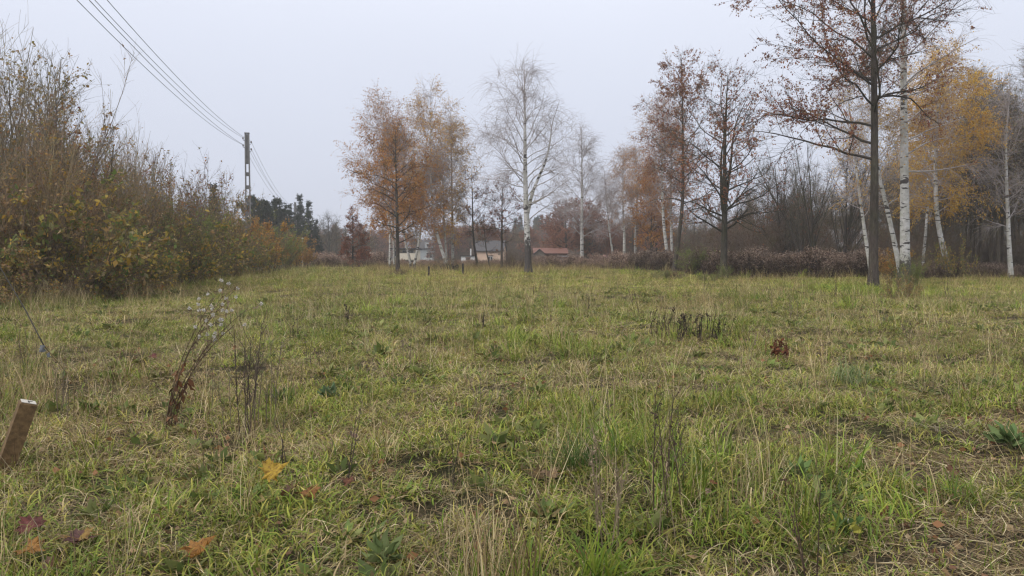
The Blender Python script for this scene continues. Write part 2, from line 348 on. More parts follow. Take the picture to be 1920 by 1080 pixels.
def box(bm_v, bm_f, x0, x1, y0, y1, z0, z1):
    n = len(bm_v); bm_v += [(x0, y0, z0), (x1, y0, z0), (x1, y1, z0), (x0, y1, z0), (x0, y0, z1), (x1, y0, z1), (x1, y1, z1), (x0, y1, z1)]
    bm_f += [tuple(n + i for i in q) for q in ((3, 2, 1, 0), (4, 5, 6, 7), (0, 1, 5, 4), (1, 2, 6, 5), (2, 3, 7, 6), (3, 0, 4, 7))]
def pymesh(name, v, f, mat, parent=None, smooth=False):
    me = bpy.data.meshes.new(name); me.from_pydata([tuple(p) for p in v], [], f); me.materials.append(mat)
    if smooth: me.polygons.foreach_set('use_smooth', [True] * len(me.polygons))
    me.update(); return link(bpy.data.objects.new(name, me), parent)
def boxes(name, L, mat, parent=None):
    v, f = [], []
    for b in L: box(v, f, *b)
    return pymesh(name, v, f, mat, parent)

# ------------------------------------------------------------------ ground
def ground():
    a = np.linspace(-1, 1, 241); xs = np.sign(a) * (np.abs(a) * 14 + 700 * np.abs(a) ** 5.5)
    b = np.linspace(0, 1, 301); ys = -40 + 40 * np.minimum(b / .1, 1) + np.where(b > .1, (b - .1) / .9 * 16 + 800 * np.maximum((b - .1) / .9, 0) ** 5, 0)
    X, Y = np.meshgrid(xs, ys); Z = gz(X, Y); V = np.stack([X, Y, Z], -1)
    ny, nx = X.shape; j, i = np.meshgrid(np.arange(ny - 1), np.arange(nx - 1), indexing='ij'); k = j * nx + i
    F = np.stack([k, k + 1, k + nx + 1, k + nx], -1).reshape(-1, 4)
    B = Buf(); B.add(V, F, np.array([.1, .1, .1])); o = B.obj('ground', [M['ground']])
    at_ = o.data.attributes.new('bare', 'FLOAT', 'POINT'); at_.data.foreach_set('value', bare(X, Y).astype(np.float32).ravel())
    tag(o, kind='structure')
ground()

# ------------------------------------------------------------------ scatter by geometry nodes (uncountable ground cover only)
def proto_collection(name, meshes):
    c = bpy.data.collections.new(name)
    for k, me in enumerate(meshes): c.objects.link(bpy.data.objects.new('%s_%02d' % (name, k), me))
    return c
def scatter(name, coll, pts, idx, rot, scale, tint, label, cat):
    me = bpy.data.meshes.new(name); n = len(pts); me.vertices.add(n); me.vertices.foreach_set('co', pts.astype(np.float32).ravel())
    a = me.attributes.new('pidx', 'INT', 'POINT'); a.data.foreach_set('value', idx.astype(np.int32))
    a = me.attributes.new('prot', 'FLOAT_VECTOR', 'POINT'); a.data.foreach_set('vector', rot.astype(np.float32).ravel())
    a = me.attributes.new('psc', 'FLOAT_VECTOR', 'POINT'); a.data.foreach_set('vector', scale.astype(np.float32).ravel())
    a = me.attributes.new('tint', 'FLOAT_COLOR', 'POINT'); a.data.foreach_set('color', np.concatenate([tint, np.ones((n, 1))], 1).astype(np.float32).ravel())
    o = link(bpy.data.objects.new(name, me)); g = bpy.data.node_groups.new(name, 'GeometryNodeTree')
    g.interface.new_socket('Geometry', in_out='INPUT', socket_type='NodeSocketGeometry'); g.interface.new_socket('Geometry', in_out='OUTPUT', socket_type='NodeSocketGeometry')
    nd, lk = g.nodes, g.links; gi = nd.new('NodeGroupInput'); go = nd.new('NodeGroupOutput')
    ip = nd.new('GeometryNodeInstanceOnPoints'); ci = nd.new('GeometryNodeCollectionInfo')
    ci.inputs['Collection'].default_value = coll; ci.inputs['Separate Children'].default_value = True; ci.inputs['Reset Children'].default_value = True
    def na(nm, ty): q = nd.new('GeometryNodeInputNamedAttribute'); q.data_type = ty; q.inputs['Name'].default_value = nm; return q.outputs['Attribute']
    er = nd.new('FunctionNodeEulerToRotation'); lk.new(na('prot', 'FLOAT_VECTOR'), er.inputs[0])
    lk.new(gi.outputs[0], ip.inputs['Points']); lk.new(ci.outputs[0], ip.inputs['Instance']); ip.inputs['Pick Instance'].default_value = True
    lk.new(na('pidx', 'INT'), ip.inputs['Instance Index']); lk.new(er.outputs[0], ip.inputs['Rotation']); lk.new(na('psc', 'FLOAT_VECTOR'), ip.inputs['Scale'])
    lk.new(ip.outputs[0], go.inputs[0]); md = o.modifiers.new('scatter', 'NODES'); md.node_group = g
    return tag(o, label, cat, kind='stuff')

def blades(buf, n, L, w, rad, tilt, bend, pal, rng, tip=None, N=5, z0=-.01):
    az = rng.uniform(0, 2 * np.pi, n); rr = rad * np.sqrt(rng.random(n)); ba = rng.uniform(0, 2 * np.pi, n)
    p = np.stack([rr * np.cos(ba), rr * np.sin(ba), np.full(n, z0)], -1); ln = rng.uniform(*L, n); th = np.radians(rng.uniform(*tilt, n)); bd = np.radians(rng.uniform(*bend, n))
    P = np.zeros((n, N, 3)); P[:, 0] = p; azk = az.copy()
    for k in range(1, N):
        d = np.stack([np.sin(th) * np.cos(azk), np.sin(th) * np.sin(azk), np.cos(th)], -1); P[:, k] = P[:, k - 1] + d * (ln / (N - 1))[:, None]
        th = th + bd / (N - 1) * rng.uniform(.4, 1.6, n); azk = azk + rng.normal(size=n) * .22
        P[:, k, 2] = np.maximum(P[:, k, 2], .004 + .02 * rng.random(n)); th = np.where(P[:, k, 2] < .03, np.minimum(th, 1.62), th)
    sd = np.stack([-np.sin(az), np.cos(az), 0 * az], -1) + rng.normal(size=(n, 3)) * .25; sd = nrm(sd)
    s = np.linspace(0, 1, N); wd = (rng.uniform(*w, n)[:, None] * np.array([.7, 1, .9, .62, .1] if N == 5 else np.interp(s, [0, .3, 1], [.7, 1, .1]))[None]) / 2
    V = np.stack([P - sd[:, None] * wd[..., None], P + sd[:, None] * wd[..., None]], 2)
    b, k = np.meshgrid(np.arange(n), np.arange(N - 1), indexing='ij'); i = (b * N + k) * 2
    F = np.stack([i, i + 1, i + 3, i + 2], -1); c = pick(pal, n, rng, .25)[:, None].repeat(N, 1)
    if tip is not None:
        f = (s[None] ** 2 * (rng.random((n, 1)) < .55) * rng.uniform(.3, 1, (n, 1)))[..., None]; c = c * (1 - f) + np.array(tip) * f
    buf.add(V, F, np.repeat(c[:, :, None], 2, 2), 0)
G1 = [(.165, .205, .030), (.22, .245, .042), (.12, .16, .028), (.275, .27, .052)]
G2 = [(.36, .30, .070), (.42, .335, .095), (.285, .25, .056)]
ST = [(.34, .125, .075), (.25, .092, .06), (.40, .17, .095), (.19, .075, .055)]
ORANGE = [(.58, .25, .05), (.66, .33, .075), (.48, .19, .045), (.58, .34, .11), (.38, .15, .045)]
YELLOW = [(.66, .41, .055), (.60, .35, .05), (.72, .50, .10), (.52, .27, .045)]
TAN = [(.46, .30, .16), (.38, .23, .11), (.52, .38, .23)]
OLIVE = [(.20, .21, .055), (.26, .24, .07), (.15, .165, .05), (.34, .26, .085), (.25, .17, .07)]
GREEN = [(.16, .22, .06), (.21, .26, .08), (.12, .17, .05)]

def tree(seed, H, r0, path=((0, 0),), birch=False, bark=(.055, .045, .042), n1=26, t0=.3, a1=(58, 28), k1=.26, g1=.0, w1=.13, prof=None,
         n2=200, a2=(30, 60), g2=.0, k2=.42, n3=2400, l3=(.5, 1.2), g3=.05, a3=(25, 60), N3=4, rt=.006,
         leaves=0, ls=.08, pal=None, dens=None, clump=.8, droop=.3, limbs=(), fork=(), dark=0.0, twigcol=None, sides=10, wide=.7):
    rng = np.random.default_rng(seed)
    tr, lb, cr = Buf(), Buf(), Buf()
    N = 26; t = np.linspace(0, 1, N); z = H * t
    ph = np.array([p[0] for p in path]) if len(path) > 1 else np.array([0, H]); pd = np.array([p[1] for p in path]) if len(path) > 1 else np.array([0, 0])
    wx = np.cumsum(np.cumsum(rng.normal(size=N))) ; wx = (wx - wx[0]) / (np.abs(wx).max() + 1e-6) * .012 * H
    wy = np.cumsum(np.cumsum(rng.normal(size=N))) ; wy = (wy - wy[0]) / (np.abs(wy).max() + 1e-6) * .015 * H
    xs = np.interp(z, ph, pd); xs = np.convolve(np.pad(xs, 2, mode='edge'), np.ones(5) / 5, 'valid'); xs -= xs[0]
    P = np.stack([xs + wx, wy, z - .25 * (t == 0)], -1)[None]
    R = (r0 * ((1 - t) ** .85 * .97 + .03) * (1 + .45 * np.exp(-z / (r0 * 1.6))))[None]
    if birch: tc_ = twigcol or (0, 1, 0); bc = lambda r, zz: np.stack([np.clip(1.0 - .62 * zz / max(dark, .05), 0, 1) if dark else 0 * zz, np.clip(1.5 - r / .045, 0, 1), 0 * r], -1)
    else: tc_ = twigcol or tuple(b * 1.15 for b in bark); bc = lambda r, zz: np.broadcast_to(np.array(bark), r.shape + (3,)) * (1 + .15 * np.sin(zz * 1.3))[..., None]
    tubes(tr, P, R, sides, bc(R, P[..., 2]), 0)
    if fork:                                   # second leaders: (height fraction, azimuth deg, tilt deg, length)
        f = np.array(fork, float); p0 = interp(P, np.zeros(len(f), int), f[:, 0]); az, ti = np.radians(f[:, 1]), np.radians(f[:, 2])
        d = np.stack([np.sin(ti) * np.cos(az), np.sin(ti) * np.sin(az), np.cos(ti)], -1)
        FP = walk(p0, d, f[:, 3], 14, rng, -.02, .075); FR = (interp(R, np.zeros(len(f), int), f[:, 0]) * .72)[:, None] * (1 - np.linspace(0, 1, 14) * .94)[None]
        tubes(tr, FP, FR, 8, bc(FR, FP[..., 2]), 0)
    prof = prof or (lambda s: np.sin(np.pi * np.clip(.18 + .8 * s, 0, 1)) ** .7)
    s = (np.arange(n1) + rng.uniform(0, .9, n1)) / n1; u = t0 + (.97 - t0) * s
    az = np.arange(n1) * 2.4 + rng.uniform(-.5, .5, n1); ti = np.radians(a1[0] + (a1[1] - a1[0]) * s + rng.normal(size=n1) * 6)
    p0 = interp(P, np.zeros(n1, int), u); d = np.stack([np.sin(ti) * np.cos(az), np.sin(ti) * np.sin(az), np.cos(ti)], -1)
    L = H * k1 * prof(s) * rng.uniform(.75, 1.2, n1); rb = np.clip(interp(R, np.zeros(n1, int), u) * (.30 if birch else .44), .012, .2)
    if len(limbs):                             # named limbs: height m, azimuth deg, tilt deg, length m
        f = np.array(limbs, float); hh = f[:, 0] / H; p0 = np.concatenate([p0, interp(P, np.zeros(len(f), int), hh)])
        az, ti = np.radians(f[:, 1]), np.radians(f[:, 2])
        d = np.concatenate([d, np.stack([np.sin(ti) * np.cos(az), np.sin(ti) * np.sin(az), np.cos(ti)], -1)]); L = np.concatenate([L, f[:, 3]])
        rb = np.concatenate([rb, interp(R, np.zeros(len(f), int), hh) * (.26 if birch else .38)])
    P1 = walk(p0, d, L, 10, rng, g1, w1); R1 = rb[:, None] * (1 - .82 * np.linspace(0, 1, 10))[None]
    tubes(lb, P1, R1, 6, bc(R1, P1[..., 2]), 0)
    par = (P1, R1)
    if fork:
        nf = 6 * len(f if False else fork); Pf, Rf = grow((FP, FR), nf, (.25, .95), (30, 55), lambda l, u, q: H * k1 * .75 * q * (1.1 - .6 * u), 10, rng, g1, w1, .45, .012)
        tubes(lb, Pf, Rf, 5, bc(Rf, Pf[..., 2]), 0); par = (np.concatenate([P1, Pf]), np.concatenate([R1, Rf]))
    P2, R2 = grow(par, n2, (.15, 1), a2, lambda l, u, q: l * k2 * q * (1.15 - .7 * u) + .15, 6, rng, g2, .12, .55, .008)
    tubes(lb, P2, R2, 4, bc(R2, P2[..., 2]), 0)
    top = (P[:, N * 2 // 3:], R[:, N * 2 // 3:])
    q0, qr = grow(top, max(8, n2 // 12), (0, 1), (25, 55), lambda l, u, q: H * .045 * q, 6, rng, g2, .12, .5, .008); P2 = np.concatenate([P2, q0]); R2 = np.concatenate([R2, qr])
    tubes(lb, q0, qr, 4, bc(qr, q0[..., 2]), 0)
    P3, R3 = grow((P2, R2), n3, (.1, 1), a3, lambda l, u, q: rng.uniform(l3[0], l3[1], len(u)), N3, rng, g3, .1, .5, rt, rt * 1.3)
    tubes(cr, P3, R3, 3, np.array(tc_, float) * np.ones((len(P3), 1)) if birch else np.array(tc_) * rng.uniform(.7, 1.3, (len(P3), 1)), 0)
    if leaves:
        n = leaves * 2 // 5 * 5; i = np.repeat(rng.integers(0, len(P3), n // 5), 5); c = interp(P3, i, np.clip(np.repeat(rng.uniform(.15, 1, n // 5), 5) + rng.normal(size=n) * .12, .05, 1)) + rng.normal(size=(n, 3)) * .035
        h = c[:, 2] / H; pr = np.ones(n) if dens is None else np.clip(np.interp(h, [a for a, b in dens], [b for a, b in dens]), 0, 1)
        cl = vnoise(c[:, 0] * .9 + 31 * (seed % 7), c[:, 2] * .9 + c[:, 1] * .6, seed); pr = pr * (1 - clump + clump * 2 * sstep(.25, .75, cl))
        c = c[rng.random(n) < pr * .75]; n = len(c)
        dd = rng.normal(size=(n, 3)); dd[:, 2] -= droop * 2
        shade = .8 + .4 * vnoise(c[:, 0] * .5 + seed, c[:, 2] * .5 + c[:, 1] * .3, seed + 3)
        leafquads(cr, c, dd, ls * rng.uniform(.6, 1.3, n), pick(pal, n, rng) * shade[:, None], rng, wide, 1)
    return tr, lb, cr, birch
MESHES = {}
def tree_meshes(key, **kw):
    tr, lb, cr, birch = tree(**kw); b = M['birch'] if birch else M['bark']
    MESHES[key] = (tr.mesh('trunk', [b]), lb.mesh('limbs', [b]), cr.mesh('crown', [b, M['leaf']]))
    ALL = Buf(); ALL.merge(tr).merge(lb).merge(cr); MESHES[key + '_all'] = (ALL, [b, M['leaf']])
def plant(key, name, loc, label, cat='tree', group=None, rz=0.0, sc=1.0, parts=('trunk', 'limbs', 'crown')):
    o = empty(name, loc, rz); o.scale = (sc,) * 3 if not isinstance(sc, tuple) else sc; tag(o, label, cat, group)
    for nm, me in zip(parts, MESHES[key]): link(bpy.data.objects.new(nm, me), o)
    return o

def box(bm_v, bm_f, x0, x1, y0, y1, z0, z1):
    n = len(bm_v); bm_v += [(x0, y0, z0), (x1, y0, z0), (x1, y1, z0), (x0, y1, z0), (x0, y0, z1), (x1, y0, z1), (x1, y1, z1), (x0, y1, z1)]
    bm_f += [tuple(n + i for i in q) for q in ((3, 2, 1, 0), (4, 5, 6, 7), (0, 1, 5, 4), (1, 2, 6, 5), (2, 3, 7, 6), (3, 0, 4, 7))]
def pymesh(name, v, f, mat, parent=None, smooth=False):
    me = bpy.data.meshes.new(name); me.from_pydata([tuple(p) for p in v], [], f); me.materials.append(mat)
    if smooth: me.polygons.foreach_set('use_smooth', [True] * len(me.polygons))
    me.update(); return link(bpy.data.objects.new(name, me), parent)
def boxes(name, L, mat, parent=None):
    v, f = [], []
    for b in L: box(v, f, *b)
    return pymesh(name, v, f, mat, parent)

# ------------------------------------------------------------------ ground
def ground():
    a = np.linspace(-1, 1, 241); xs = np.sign(a) * (np.abs(a) * 14 + 700 * np.abs(a) ** 5.5)
    b = np.linspace(0, 1, 301); ys = -40 + 40 * np.minimum(b / .1, 1) + np.where(b > .1, (b - .1) / .9 * 16 + 800 * np.maximum((b - .1) / .9, 0) ** 5, 0)
    X, Y = np.meshgrid(xs, ys); Z = gz(X, Y); V = np.stack([X, Y, Z], -1)
    ny, nx = X.shape; j, i = np.meshgrid(np.arange(ny - 1), np.arange(nx - 1), indexing='ij'); k = j * nx + i
    F = np.stack([k, k + 1, k + nx + 1, k + nx], -1).reshape(-1, 4)
    B = Buf(); B.add(V, F, np.array([.1, .1, .1])); o = B.obj('ground', [M['ground']])
    at_ = o.data.attributes.new('bare', 'FLOAT', 'POINT'); at_.data.foreach_set('value', bare(X, Y).astype(np.float32).ravel())
    tag(o, kind='structure')
ground()

# ------------------------------------------------------------------ scatter by geometry nodes (uncountable ground cover only)
def proto_collection(name, meshes):
    c = bpy.data.collections.new(name)
    for k, me in enumerate(meshes): c.objects.link(bpy.data.objects.new('%s_%02d' % (name, k), me))
    return c
def scatter(name, coll, pts, idx, rot, scale, tint, label, cat):
    me = bpy.data.meshes.new(name); n = len(pts); me.vertices.add(n); me.vertices.foreach_set('co', pts.astype(np.float32).ravel())
    a = me.attributes.new('pidx', 'INT', 'POINT'); a.data.foreach_set('value', idx.astype(np.int32))
    a = me.attributes.new('prot', 'FLOAT_VECTOR', 'POINT'); a.data.foreach_set('vector', rot.astype(np.float32).ravel())
    a = me.attributes.new('psc', 'FLOAT_VECTOR', 'POINT'); a.data.foreach_set('vector', scale.astype(np.float32).ravel())
    a = me.attributes.new('tint', 'FLOAT_COLOR', 'POINT'); a.data.foreach_set('color', np.concatenate([tint, np.ones((n, 1))], 1).astype(np.float32).ravel())
    o = link(bpy.data.objects.new(name, me)); g = bpy.data.node_groups.new(name, 'GeometryNodeTree')
    g.interface.new_socket('Geometry', in_out='INPUT', socket_type='NodeSocketGeometry'); g.interface.new_socket('Geometry', in_out='OUTPUT', socket_type='NodeSocketGeometry')
    nd, lk = g.nodes, g.links; gi = nd.new('NodeGroupInput'); go = nd.new('NodeGroupOutput')
    ip = nd.new('GeometryNodeInstanceOnPoints'); ci = nd.new('GeometryNodeCollectionInfo')
    ci.inputs['Collection'].default_value = coll; ci.inputs['Separate Children'].default_value = True; ci.inputs['Reset Children'].default_value = True
    def na(nm, ty): q = nd.new('GeometryNodeInputNamedAttribute'); q.data_type = ty; q.inputs['Name'].default_value = nm; return q.outputs['Attribute']
    er = nd.new('FunctionNodeEulerToRotation'); lk.new(na('prot', 'FLOAT_VECTOR'), er.inputs[0])
    lk.new(gi.outputs[0], ip.inputs['Points']); lk.new(ci.outputs[0], ip.inputs['Instance']); ip.inputs['Pick Instance'].default_value = True
    lk.new(na('pidx', 'INT'), ip.inputs['Instance Index']); lk.new(er.outputs[0], ip.inputs['Rotation']); lk.new(na('psc', 'FLOAT_VECTOR'), ip.inputs['Scale'])
    lk.new(ip.outputs[0], go.inputs[0]); md = o.modifiers.new('scatter', 'NODES'); md.node_group = g
    return tag(o, label, cat, kind='stuff')

def blades(buf, n, L, w, rad, tilt, bend, pal, rng, tip=None, N=5, z0=-.01):
    az = rng.uniform(0, 2 * np.pi, n); rr = rad * np.sqrt(rng.random(n)); ba = rng.uniform(0, 2 * np.pi, n)
    p = np.stack([rr * np.cos(ba), rr * np.sin(ba), np.full(n, z0)], -1); ln = rng.uniform(*L, n); th = np.radians(rng.uniform(*tilt, n)); bd = np.radians(rng.uniform(*bend, n))
    P = np.zeros((n, N, 3)); P[:, 0] = p; azk = az.copy()
    for k in range(1, N):
        d = np.stack([np.sin(th) * np.cos(azk), np.sin(th) * np.sin(azk), np.cos(th)], -1); P[:, k] = P[:, k - 1] + d * (ln / (N - 1))[:, None]
        th = th + bd / (N - 1) * rng.uniform(.4, 1.6, n); azk = azk + rng.normal(size=n) * .22
        P[:, k, 2] = np.maximum(P[:, k, 2], .004 + .02 * rng.random(n)); th = np.where(P[:, k, 2] < .03, np.minimum(th, 1.62), th)
    sd = np.stack([-np.sin(az), np.cos(az), 0 * az], -1) + rng.normal(size=(n, 3)) * .25; sd = nrm(sd)
    s = np.linspace(0, 1, N); wd = (rng.uniform(*w, n)[:, None] * np.array([.7, 1, .9, .62, .1] if N == 5 else np.interp(s, [0, .3, 1], [.7, 1, .1]))[None]) / 2
    V = np.stack([P - sd[:, None] * wd[..., None], P + sd[:, None] * wd[..., None]], 2)
    b, k = np.meshgrid(np.arange(n), np.arange(N - 1), indexing='ij'); i = (b * N + k) * 2
    F = np.stack([i, i + 1, i + 3, i + 2], -1); c = pick(pal, n, rng, .25)[:, None].repeat(N, 1)
    if tip is not None:
        f = (s[None] ** 2 * (rng.random((n, 1)) < .55) * rng.uniform(.3, 1, (n, 1)))[..., None]; c = c * (1 - f) + np.array(tip) * f
    buf.add(V, F, np.repeat(c[:, :, None], 2, 2), 0)
G1 = [(.175, .235, .030), (.23, .275, .042), (.13, .185, .030), (.29, .30, .052)]
G2 = [(.36, .315, .066), (.42, .35, .09), (.285, .265, .054)]
ST = [(.34, .125, .075), (.25, .092, .06), (.40, .17, .095), (.19, .075, .055)]
ORANGE = [(.58, .25, .05), (.66, .33, .075), (.48, .19, .045), (.58, .34, .11), (.38, .15, .045)]
YELLOW = [(.66, .41, .055), (.60, .35, .05), (.72, .50, .10), (.52, .27, .045)]
TAN = [(.46, .30, .16), (.38, .23, .11), (.52, .38, .23)]
OLIVE = [(.20, .21, .055), (.26, .24, .07), (.15, .165, .05), (.34, .26, .085), (.25, .17, .07)]
GREEN = [(.16, .22, .06), (.21, .26, .08), (.12, .17, .05)]

def tree(seed, H, r0, path=((0, 0),), birch=False, bark=(.055, .045, .042), n1=26, t0=.3, a1=(58, 28), k1=.26, g1=.0, w1=.13, prof=None,
         n2=200, a2=(30, 60), g2=.0, k2=.42, n3=2400, l3=(.5, 1.2), g3=.05, a3=(25, 60), N3=4, rt=.006,
         leaves=0, ls=.08, pal=None, dens=None, clump=.8, droop=.3, limbs=(), fork=(), dark=0.0, twigcol=None, sides=10, wide=.7):
    rng = np.random.default_rng(seed)
    tr, lb, cr = Buf(), Buf(), Buf()
    N = 26; t = np.linspace(0, 1, N); z = H * t
    ph = np.array([p[0] for p in path]) if len(path) > 1 else np.array([0, H]); pd = np.array([p[1] for p in path]) if len(path) > 1 else np.array([0, 0])
    wx = np.cumsum(np.cumsum(rng.normal(size=N))) ; wx = (wx - wx[0]) / (np.abs(wx).max() + 1e-6) * .012 * H
    wy = np.cumsum(np.cumsum(rng.normal(size=N))) ; wy = (wy - wy[0]) / (np.abs(wy).max() + 1e-6) * .015 * H
    xs = np.interp(z, ph, pd); xs = np.convolve(np.pad(xs, 2, mode='edge'), np.ones(5) / 5, 'valid'); xs -= xs[0]
    P = np.stack([xs + wx, wy, z - .25 * (t == 0)], -1)[None]
    R = (r0 * ((1 - t) ** .85 * .97 + .03) * (1 + .45 * np.exp(-z / (r0 * 1.6))))[None]
    if birch: tc_ = twigcol or (0, 1, 0); bc = lambda r, zz: np.stack([np.clip(1.0 - .62 * zz / max(dark, .05), 0, 1) if dark else 0 * zz, np.clip(1.5 - r / .045, 0, 1), 0 * r], -1)
    else: tc_ = twigcol or tuple(b * 1.15 for b in bark); bc = lambda r, zz: np.broadcast_to(np.array(bark), r.shape + (3,)) * (1 + .15 * np.sin(zz * 1.3))[..., None]
    tubes(tr, P, R, sides, bc(R, P[..., 2]), 0)
    if fork:                                   # second leaders: (height fraction, azimuth deg, tilt deg, length)
        f = np.array(fork, float); p0 = interp(P, np.zeros(len(f), int), f[:, 0]); az, ti = np.radians(f[:, 1]), np.radians(f[:, 2])
        d = np.stack([np.sin(ti) * np.cos(az), np.sin(ti) * np.sin(az), np.cos(ti)], -1)
        FP = walk(p0, d, f[:, 3], 14, rng, -.02, .075); FR = (interp(R, np.zeros(len(f), int), f[:, 0]) * .72)[:, None] * (1 - np.linspace(0, 1, 14) * .94)[None]
        tubes(tr, FP, FR, 8, bc(FR, FP[..., 2]), 0)
    prof = prof or (lambda s: np.sin(np.pi * np.clip(.18 + .8 * s, 0, 1)) ** .7)
    s = (np.arange(n1) + rng.uniform(0, .9, n1)) / n1; u = t0 + (.97 - t0) * s
    az = np.arange(n1) * 2.4 + rng.uniform(-.5, .5, n1); ti = np.radians(a1[0] + (a1[1] - a1[0]) * s + rng.normal(size=n1) * 6)
    p0 = interp(P, np.zeros(n1, int), u); d = np.stack([np.sin(ti) * np.cos(az), np.sin(ti) * np.sin(az), np.cos(ti)], -1)
    L = H * k1 * prof(s) * rng.uniform(.75, 1.2, n1); rb = np.clip(interp(R, np.zeros(n1, int), u) * (.30 if birch else .44), .012, .2)
    if len(limbs):                             # named limbs: height m, azimuth deg, tilt deg, length m
        f = np.array(limbs, float); hh = f[:, 0] / H; p0 = np.concatenate([p0, interp(P, np.zeros(len(f), int), hh)])
        az, ti = np.radians(f[:, 1]), np.radians(f[:, 2])
        d = np.concatenate([d, np.stack([np.sin(ti) * np.cos(az), np.sin(ti) * np.sin(az), np.cos(ti)], -1)]); L = np.concatenate([L, f[:, 3]])
        rb = np.concatenate([rb, interp(R, np.zeros(len(f), int), hh) * (.26 if birch else .38)])
    P1 = walk(p0, d, L, 10, rng, g1, w1); R1 = rb[:, None] * (1 - .82 * np.linspace(0, 1, 10))[None]
    tubes(lb, P1, R1, 6, bc(R1, P1[..., 2]), 0)
    par = (P1, R1)
    if fork:
        nf = 6 * len(f if False else fork); Pf, Rf = grow((FP, FR), nf, (.25, .95), (30, 55), lambda l, u, q: H * k1 * .75 * q * (1.1 - .6 * u), 10, rng, g1, w1, .45, .012)
        tubes(lb, Pf, Rf, 5, bc(Rf, Pf[..., 2]), 0); par = (np.concatenate([P1, Pf]), np.concatenate([R1, Rf]))
    P2, R2 = grow(par, n2, (.15, 1), a2, lambda l, u, q: l * k2 * q * (1.15 - .7 * u) + .15, 6, rng, g2, .12, .55, .008)
    tubes(lb, P2, R2, 4, bc(R2, P2[..., 2]), 0)
    top = (P[:, N * 2 // 3:], R[:, N * 2 // 3:])
    q0, qr = grow(top, max(8, n2 // 12), (0, 1), (25, 55), lambda l, u, q: H * .045 * q, 6, rng, g2, .12, .5, .008); P2 = np.concatenate([P2, q0]); R2 = np.concatenate([R2, qr])
    tubes(lb, q0, qr, 4, bc(qr, q0[..., 2]), 0)
    P3, R3 = grow((P2, R2), n3, (.1, 1), a3, lambda l, u, q: rng.uniform(l3[0], l3[1], len(u)), N3, rng, g3, .1, .5, rt, rt * 1.3)
    tubes(cr, P3, R3, 3, np.array(tc_, float) * np.ones((len(P3), 1)) if birch else np.array(tc_) * rng.uniform(.7, 1.3, (len(P3), 1)), 0)
    if leaves:
        n = leaves * 2 // 5 * 5; i = np.repeat(rng.integers(0, len(P3), n // 5), 5); c = interp(P3, i, np.clip(np.repeat(rng.uniform(.15, 1, n // 5), 5) + rng.normal(size=n) * .12, .05, 1)) + rng.normal(size=(n, 3)) * .035
        h = c[:, 2] / H; pr = np.ones(n) if dens is None else np.clip(np.interp(h, [a for a, b in dens], [b for a, b in dens]), 0, 1)
        cl = vnoise(c[:, 0] * .9 + 31 * (seed % 7), c[:, 2] * .9 + c[:, 1] * .6, seed); pr = pr * (1 - clump + clump * 2 * sstep(.25, .75, cl))
        c = c[rng.random(n) < pr * .75]; n = len(c)
        dd = rng.normal(size=(n, 3)); dd[:, 2] -= droop * 2
        shade = .8 + .4 * vnoise(c[:, 0] * .5 + seed, c[:, 2] * .5 + c[:, 1] * .3, seed + 3)
        leafquads(cr, c, dd, ls * rng.uniform(.6, 1.3, n), pick(pal, n, rng) * shade[:, None], rng, wide, 1)
    return tr, lb, cr, birch
MESHES = {}
def tree_meshes(key, **kw):
    tr, lb, cr, birch = tree(**kw); b = M['birch'] if birch else M['bark']
    MESHES[key] = (tr.mesh('trunk', [b]), lb.mesh('limbs', [b]), cr.mesh('crown', [b, M['leaf']]))
    ALL = Buf(); ALL.merge(tr).merge(lb).merge(cr); MESHES[key + '_all'] = (ALL, [b, M['leaf']])
def plant(key, name, loc, label, cat='tree', group=None, rz=0.0, sc=1.0, parts=('trunk', 'limbs', 'crown')):
    o = empty(name, loc, rz); o.scale = (sc,) * 3 if not isinstance(sc, tuple) else sc; tag(o, label, cat, group)
    for nm, me in zip(parts, MESHES[key]): link(bpy.data.objects.new(nm, me), o)
    return o

def box(bm_v, bm_f, x0, x1, y0, y1, z0, z1):
    n = len(bm_v); bm_v += [(x0, y0, z0), (x1, y0, z0), (x1, y1, z0), (x0, y1, z0), (x0, y0, z1), (x1, y0, z1), (x1, y1, z1), (x0, y1, z1)]
    bm_f += [tuple(n + i for i in q) for q in ((3, 2, 1, 0), (4, 5, 6, 7), (0, 1, 5, 4), (1, 2, 6, 5), (2, 3, 7, 6), (3, 0, 4, 7))]
def pymesh(name, v, f, mat, parent=None, smooth=False):
    me = bpy.data.meshes.new(name); me.from_pydata([tuple(p) for p in v], [], f); me.materials.append(mat)
    if smooth: me.polygons.foreach_set('use_smooth', [True] * len(me.polygons))
    me.update(); return link(bpy.data.objects.new(name, me), parent)
def boxes(name, L, mat, parent=None):
    v, f = [], []
    for b in L: box(v, f, *b)
    return pymesh(name, v, f, mat, parent)

# ------------------------------------------------------------------ ground
def ground():
    a = np.linspace(-1, 1, 241); xs = np.sign(a) * (np.abs(a) * 14 + 700 * np.abs(a) ** 5.5)
    b = np.linspace(0, 1, 301); ys = -40 + 40 * np.minimum(b / .1, 1) + np.where(b > .1, (b - .1) / .9 * 16 + 800 * np.maximum((b - .1) / .9, 0) ** 5, 0)
    X, Y = np.meshgrid(xs, ys); Z = gz(X, Y); V = np.stack([X, Y, Z], -1)
    ny, nx = X.shape; j, i = np.meshgrid(np.arange(ny - 1), np.arange(nx - 1), indexing='ij'); k = j * nx + i
    F = np.stack([k, k + 1, k + nx + 1, k + nx], -1).reshape(-1, 4)
    B = Buf(); B.add(V, F, np.array([.1, .1, .1])); o = B.obj('ground', [M['ground']])
    at_ = o.data.attributes.new('bare', 'FLOAT', 'POINT'); at_.data.foreach_set('value', bare(X, Y).astype(np.float32).ravel())
    tag(o, kind='structure')
ground()

